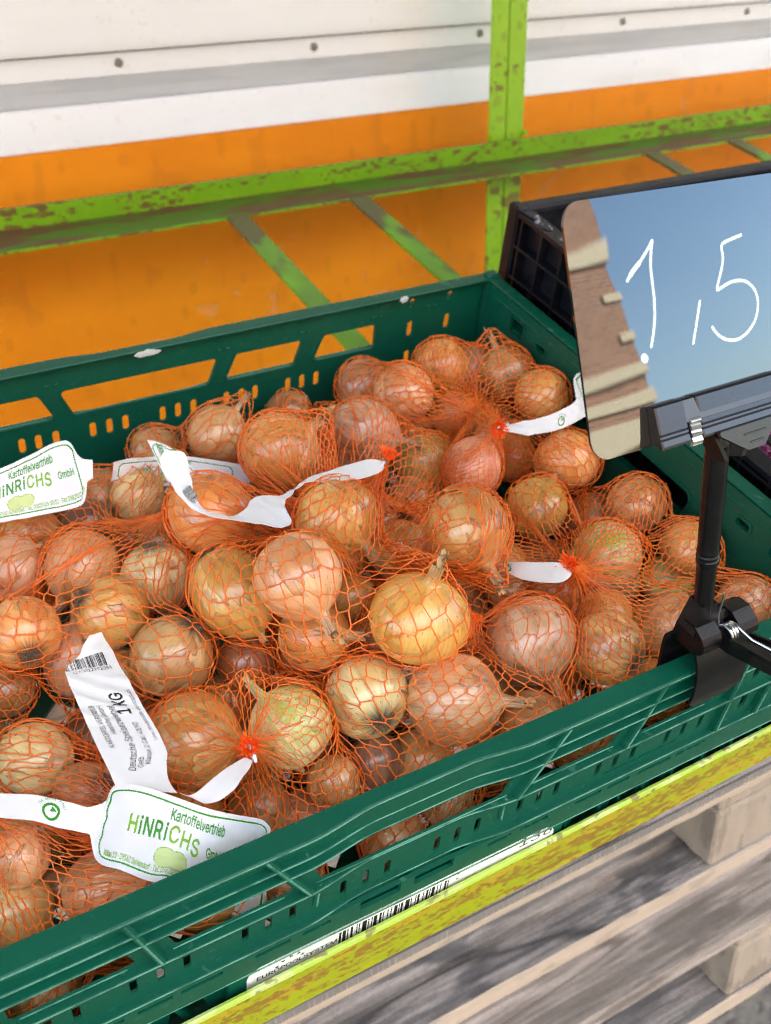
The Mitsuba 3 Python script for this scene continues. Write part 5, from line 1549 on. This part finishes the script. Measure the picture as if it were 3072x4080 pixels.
    v, f = many_tubes(Jw, rj, 4); mb.add(v, f)
    v, f = many_tubes(Sw_, rs, 4); mb.add(v, f)
    put(f'{t}__mesh', mb, bsdf, smooth=True)
    if tail:
        # cords gathered to the knot, and the frayed end beyond it
        n = 60; P = np.zeros((n, 5, 3))
        X, Y, Z = M
        a0 = r.uniform(0, 6.28, n); fr0 = r.uniform(.008, .045, n) / rows_len
        a0 = a0 + 1.1 * pleat(a0, 0.)
        kp = knot + (X * np.cos(a0)[:, None] + Y * np.sin(a0)[:, None]) * r.uniform(.0002, .0020, (n, 1))
        for m_, u in enumerate(np.linspace(0, 1, 5)):
            pt = lookup(a0 + .25 * u, fr0 * (1 - u) + .0005)
            P[:, m_] = pt * (1 - u ** 2) + kp * u ** 2 + (pt - C) / np.linalg.norm(pt - C, axis=1, keepdims=True) * .0009
        v, f = many_tubes(cw(P.reshape(-1, 3)).reshape(n, 5, 3), .00028, 3)
        mb2 = MB().add(v, f)
        put(f'{t}__gathered_cords', mb2, bsdf, smooth=True)
        n = 110; P = np.zeros((n, 5, 3))
        for q in range(n):
            a0 = r.uniform(0, 6.28); L = r.uniform(.004, .0085); sp = r.uniform(.1, .85)
            e_ = d + sp * (X * math.cos(a0) + Y * math.sin(a0))
            for m_, u in enumerate(np.linspace(0, 1, 5)):
                P[q, m_] = knot + (X * math.cos(a0) + Y * math.sin(a0)) * .0012 + e_ * L * u + r.normal(0, .0004, 3) * u
        v, f = many_tubes(cw(P.reshape(-1, 3)).reshape(n, 5, 3), .00036, 3)
        put(f'{t}__frayed_end', MB().add(v, f), 'net_knot', smooth=True)


bag_key = {}
for b, (lab, knot) in BAGS.items():
    bag_key[b] = thing('net_bag', lab, 'net bag')
    make_net(bag_key[b], onion_solids[b], knot, 17 + ord(b), cell=CELL.get(b, .0098))

# ------------------------------------------------------------------ paper bands and labels


class Ribbon:
    """a smooth strip through pairs of edge points (millimetres, shelf frame); a runs along it, b across from the lower edge"""

    def __init__(self, rows, n=70, m=9):
        E = np.array(rows, float) / 1000
        mid = E.mean(1); s = np.concatenate([[0], np.cumsum(np.linalg.norm(np.diff(mid, axis=0), axis=1))])
        from scipy.interpolate import PchipInterpolator
        tt = np.linspace(0, s[-1], n)
        self.e0 = PchipInterpolator(s, E[:, 0])(tt); self.e1 = PchipInterpolator(s, E[:, 1])(tt)
        mm = (self.e0 + self.e1) / 2
        self.s = np.concatenate([[0], np.cumsum(np.linalg.norm(np.diff(mm, axis=0), axis=1))])
        w = np.linspace(0, 1, m)
        G = self.e1[:, None] * (1 - w)[None, :, None] + self.e0[:, None] * w[None, :, None]
        # soft creases in the film
        nz_ = np.cross(np.gradient(G, axis=0), np.gradient(G, axis=1)); nz_ /= np.linalg.norm(nz_, axis=2, keepdims=True) + 1e-12
        G = G + nz_ * ((meshkit.fbm(G * 55 + 3, 3) - .5) * .0022 + .0005 * np.sin(G.sum(2) * 520) * (meshkit.noise(G * 40) > .55))[..., None]
        self.G, self.n, self.m = G, n, m
        du = np.gradient(G, axis=0); dv = np.gradient(G, axis=1)
        nn = np.cross(du, dv); nn /= np.linalg.norm(nn, axis=2, keepdims=True) + 1e-12
        self.N = nn
        self.row_s = np.interp(s, tt, self.s)
        self.width = np.linalg.norm(self.e0 - self.e1, axis=1)

    def mesh(self, t=.00022):
        top, bot = self.G + self.N * t / 2, self.G - self.N * t / 2
        n, m = self.n, self.m
        i, j = np.meshgrid(np.arange(n - 1), np.arange(m - 1), indexing='ij')
        q = np.stack([i * m + j, (i + 1) * m + j, (i + 1) * m + j + 1, i * m + j + 1], -1).reshape(-1, 4)
        mb = MB().add(cw(top.reshape(-1, 3)), q).add(cw(bot.reshape(-1, 3)), q[:, ::-1])
        rim = np.concatenate([np.arange(n) * m, (n - 1) * m + np.arange(1, m), np.arange(n - 2, -1, -1) * m + m - 1, np.arange(m - 2, 0, -1)])
        a, b = cw(top.reshape(-1, 3))[rim], cw(bot.reshape(-1, 3))[rim]
        k = np.arange(len(rim)); kn = (k + 1) % len(k)
        mb.add(np.vstack([a, b]), np.stack([k, k + len(k), kn + len(k), kn], 1))
        return mb

    def at(self, a, b, off):
        """a metres along, b metres across measured from the lower edge"""
        x = np.clip(np.interp(a, self.s, np.arange(self.n)), 0, self.n - 1.001); i = np.floor(x).astype(int); fx = (x - i)[:, None]
        wd = np.interp(a, self.s, self.width)
        y = np.clip(b / wd, 0, 1) * (self.m - 1.001); j = np.floor(y).astype(int); fy = (y - j)[:, None]

        def bil(Q):
            return (Q[i, j] * (1 - fx) + Q[i + 1, j] * fx) * (1 - fy) + (Q[i, j + 1] * (1 - fx) + Q[i + 1, j + 1] * fx) * fy
        return cw(bil(self.G) + bil(self.N) * off)

    def printed(self, m, a0, b0, rot=0., side=1, off=.00035, H=None):
        """a flat mesh laid on the strip with its origin at (a0, b0) and turned by rot degrees"""
        c, s = math.cos(math.radians(rot)), math.sin(math.radians(rot))
        v = np.asarray(m.vertices)
        a = a0 + v[:, 0] * c - v[:, 1] * s; b = b0 + v[:, 0] * s + v[:, 1] * c
        if H:
            b = b / H * np.interp(a, self.s, self.width)
        return trimesh.Trimesh(self.at(a, b, off * side), m.faces, process=False)


def outline_print(rb, a0, a1, inset_, w, r_=.004, side=1):
    """a thin frame with rounded corners inside the label between a0 and a1"""
    a = np.linspace(a0, a1, 40)
    wd = np.interp(a, rb.s, rb.width)
    lo = np.full(40, inset_); hi = wd - inset_
    P = Polygon(np.vstack([np.column_stack([a, lo]), np.column_stack([a, hi])[::-1]])).buffer(-r_).buffer(r_, 8)
    return flat_poly(P.difference(P.buffer(-w)), .0022)


def text(s, h, bold=False, xs=.62):
    return flat_text(s, h, bold, xs, .0016)


def potato(w, hh):
    return affinity.rotate(unary_union([affinity.scale(Point(-w * .22, 0).buffer(1, 16), w * .33, hh * .5), affinity.scale(Point(w * .2, hh * .08).buffer(1, 16), w * .3, hh * .46)]), -8, origin=(0, 0)).buffer(.0004)


def print_label(t, rb, a0, a1, side=1, flip=False):
    """the green potato merchant's label between a0 and a1; flip: read from the other end"""
    L = a1 - a0
    H = float(np.median(rb.width[(rb.s > a0 + .15 * L) & (rb.s < a1 - .15 * L)]))
    g, l, pa, gr = MB(), MB(), MB(), MB()
    pr = (lambda m, x, y, rot=0.: rb.printed(m, a0 + x, y, rot, side, H=H)) if not flip else (lambda m, x, y, rot=0.: rb.printed(m, a1 - x, H - y, 180 + rot, side))
    g.mesh(rb.printed(outline_print(rb, a0 + .03 * L, a1 - .03 * L, .0025, .0007), 0, 0, 0, side))
    k = H / .034
    m = text('Kartoffelvertrieb', .0044 * k, True, .56); wd = np.ptp(m.vertices[:, 0])
    g.mesh(pr(m, (L - wd) / 2 + .002, H * .735))
    word = 'HiNRiCHS'; x = L * .17
    for c_, dy in zip(word, (0, -.0002, -.0005, -.0008, -.0009, -.0006, .0001, .0010)):
        m = text(c_, .0068 * k, True, .66)
        (l if c_ in 'SCH' else g).mesh(pr(m, x, H * .45 - dy * 1.2 * k, 0))
        x += (np.ptp(m.vertices[:, 0]) + .0010 * k)
    g.mesh(pr(text('GmbH', .0036 * k, True, .62), x + .003 * k, H * .46))
    po = potato(.013 * k, .0075 * k)
    pa.mesh(pr(flat_poly(po, .002), L * .42, H * .275)); l.mesh(pr(flat_poly(po.difference(po.buffer(-.0004)), .002), L * .42, H * .275))
    gr.mesh(pr(text('Kölau 10 · 29562 Suhlendorf · Tel. 05820/15 50/51 · Fax 05820/15 52', .0023 * k, True, .50), L * .075, H * .115))
    for nm, mb, bs in (('green_print', g, 'ink_green'), ('lime_print', l, 'ink_lime'), ('potato_print', pa, 'ink_pale'), ('address_print', gr, 'ink_lime')):
        put(f'{t}__{nm}', mb, bs)


def print_mark(t, rb, a, b, r_, side=1, rot=0.):
    mb = MB().mesh(rb.printed(flat_poly(arrows_mark(r_), .0012), a, b, rot, side))
    for k_, c_ in enumerate('DER GRÜNE PUNKT'):
        if c_ == ' ':
            continue
        an = math.radians(150 - k_ * 9.0)
        m = text(c_, r_ * .26, False, .8)
        mb.mesh(rb.printed(m, a + math.cos(an + math.radians(rot)) * r_ * 1.35, b + math.sin(an + math.radians(rot)) * r_ * 1.35, math.degrees(an) - 90 + rot, side))
    put(f'{t}__arrow_mark', mb, 'ink_green')


def ribbon(bag, key, name, n=70, m=9, label=None):
    rb = Ribbon(TAGS[key], n, m)
    t = put(f'{bag_key[bag]}__{name}', rb.mesh(), 'label_white', smooth=True, label=label)
    return rb, t


rb, t = ribbon('H', 'H', 'label', 120, 14, 'white label with green lettering tucked behind the front rim')
a_open = rb.row_s[6]
print_label(t, rb, a_open, rb.s[-1] - .001)
print_mark(t, rb, (rb.row_s[2] + rb.row_s[3]) / 2, .0062, .0042)
rb, t = ribbon('F', 'Fl', 'label', 100, 12, 'white label with a barcode and black lettering')
blk = MB()
W_ = float(np.median(rb.width))
S_ = rb.s[-1]
for s_, h_, a_, b_, bo in (('KARTOFFELVERTRIEB', .0026, .25, .80, False), ('Hinrichs GmbH', .0026, .34, .67, False), ('Deutsche Speisezwiebel', .0034, .12, .48, False), ('Gelb', .0026, .14, .36, False), ('Klasse 2 Cal. 40/60', .0026, .16, .25, False), ('1 KG', .0062, .47, .25, True), ('Losnr. 0044066 GGN: 4049928354405', .0017, .30, .07, False)):
    blk.mesh(rb.printed(text(s_, h_, bo, .80), S_ * a_, W_ * b_))
bm = flat_poly(barcode(.0215, .0085, 3), .002)
blk.mesh(rb.printed(bm, S_ * .80, W_ * .93, -90))
blk.mesh(rb.printed(text('4260012992089', .0021, False, .8), S_ * .775, W_ * .80, -90))
put(f'{t}__black_print', blk, 'ink_black')
rb, t = ribbon('F', 'Fb', 'band', 40, 7)
rb, t = ribbon('A', 'A', 'label', 150, 12, 'white label curled up into a bow')
blk = MB()
ix = [np.argmax(rb.width > .8 * rb.width.max())][0]
a1 = rb.row_s[7]
wA = rb.width[ix]
for k_, (s_, h_) in enumerate((('Deutsche', .0036), ('Gelb', .0026), ('Klasse 2', .0026), ('Losnr.', .0026))):
    blk.mesh(rb.printed(text(s_, h_, False, .8), a1 + .0025 + [.0, .0035, .0065, .0110][k_], wA * .62, -90, 1))
aB = np.interp(.80, np.linspace(0, 1, 150), rb.s)
blk.mesh(rb.printed(flat_poly(barcode(.010, .0085, 9), .0015), aB + .002, .004, 0, -1))
put(f'{t}__black_print', blk, 'ink_black')
rb, t = ribbon('C', 'C', 'label', 90, 12, 'white band and label reaching behind the price sign')
print_mark(t, rb, rb.row_s[4] - .001, .0055, .0038)
a_open = rb.row_s[7]
put(f'{t}__green_print', MB().mesh(rb.printed(outline_print(rb, a_open + .001, rb.s[-1] - .001, .0025, .0006), 0, 0)), 'ink_green')
rb, t = ribbon('D', 'D', 'band', 60, 9, 'short white band with a green arrow mark')
print_mark(t, rb, .0085, .0050, .0036)
rb, t = ribbon('I', 'I', 'label', 90, 12, 'white label with green lettering at the left edge')
print_label(t, rb, .001, rb.row_s[6])
rb, t = ribbon('G', 'K', 'label', 60, 9, 'white label with green lettering lying behind the onions')
print_label(t, rb, .001, rb.s[-1] * .9)
rb, t = ribbon('B', 'L', 'label', 50, 9, 'white label with green lettering, half folded over')
lg = MB().mesh(rb.printed(text('Kartoffelvertrieb', .0036, True, .6), .004, rb.width[10] * .95, -90)).mesh(rb.printed(text('HiNRiCHS', .0055, True, .66), .011, rb.width[16] * .9, -90))
lg.mesh(rb.printed(outline_print(rb, .0008, rb.s[-1] * .95, .0022, .0006), 0, 0))
put(f'{t}__green_print', lg, 'ink_green')

# metal clips round the necks
for b, dr_ in CLIPS.items():
    kn = np.array(BAGS[b][1], float) / 1000
    e_ = np.array(dr_, float); e_ /= np.linalg.norm(e_)
    v, f = tube(cw([kn - e_ * .001, kn + e_ * .0015, kn + e_ * .0065, kn + e_ * .0085]), [.0015, .0019, .0017, .0011], 10)
    put(f'{bag_key[b]}__metal_clip', trimesh.Trimesh(v, f, process=False), 'clip_metal', smooth=40)

# ------------------------------------------------------------------ red onions in the black crate
RED = [(372, 150, -38, 24), (420, 120, -34, 25), (378, 100, -60, 22), (425, 172, -40, 24), (470, 140, -44, 25), (395, 205, -48, 24), (400, 130, -80, 24), (445, 205, -52, 24), (352, 190, -70, 22)]
TONES['red'] = ((.12, .012, .045), (.17, .02, .07), .3)
mat('red_skin', proc(lambda p, n, uv: mix((.11, .012, .045), (.22, .045, .10), fbm(p.x * 60, p.y * 60, p.z * 60, 3))), .3)
solids = []
for k, (x, y, z, R) in enumerate(RED):
    x, z = x - 6, z + 16
    t = thing('red_onion', 'dark red onion in a purple net in the black crate', 'onion', 'red onions in the black crate')
    v, q, uv, tip, (pp, pa_), _ = bulb_mesh(R / 1000, 1.0, 700 + k, .2, .06, 40, 26)
    M = frame_of(rf.normal(0, 1, 3)); c = np.array([x, y, z]) / 1000
    put(f'{t}__bulb', trimesh.Trimesh(cw(v @ M + c), np.vstack([q[:, [0, 1, 2]], q[:, [0, 2, 3]]]), process=False), 'red_skin', smooth=True)
    solids.append((c, M, pp, pa_, R / 1000))
t = thing('net_bag', 'purple net bag of red onions in the black crate beside the price sign', 'net bag')
make_net(t, solids, (430, 150, 30), 501, 'net_purple', .0062, .008, .00075, tail=False)
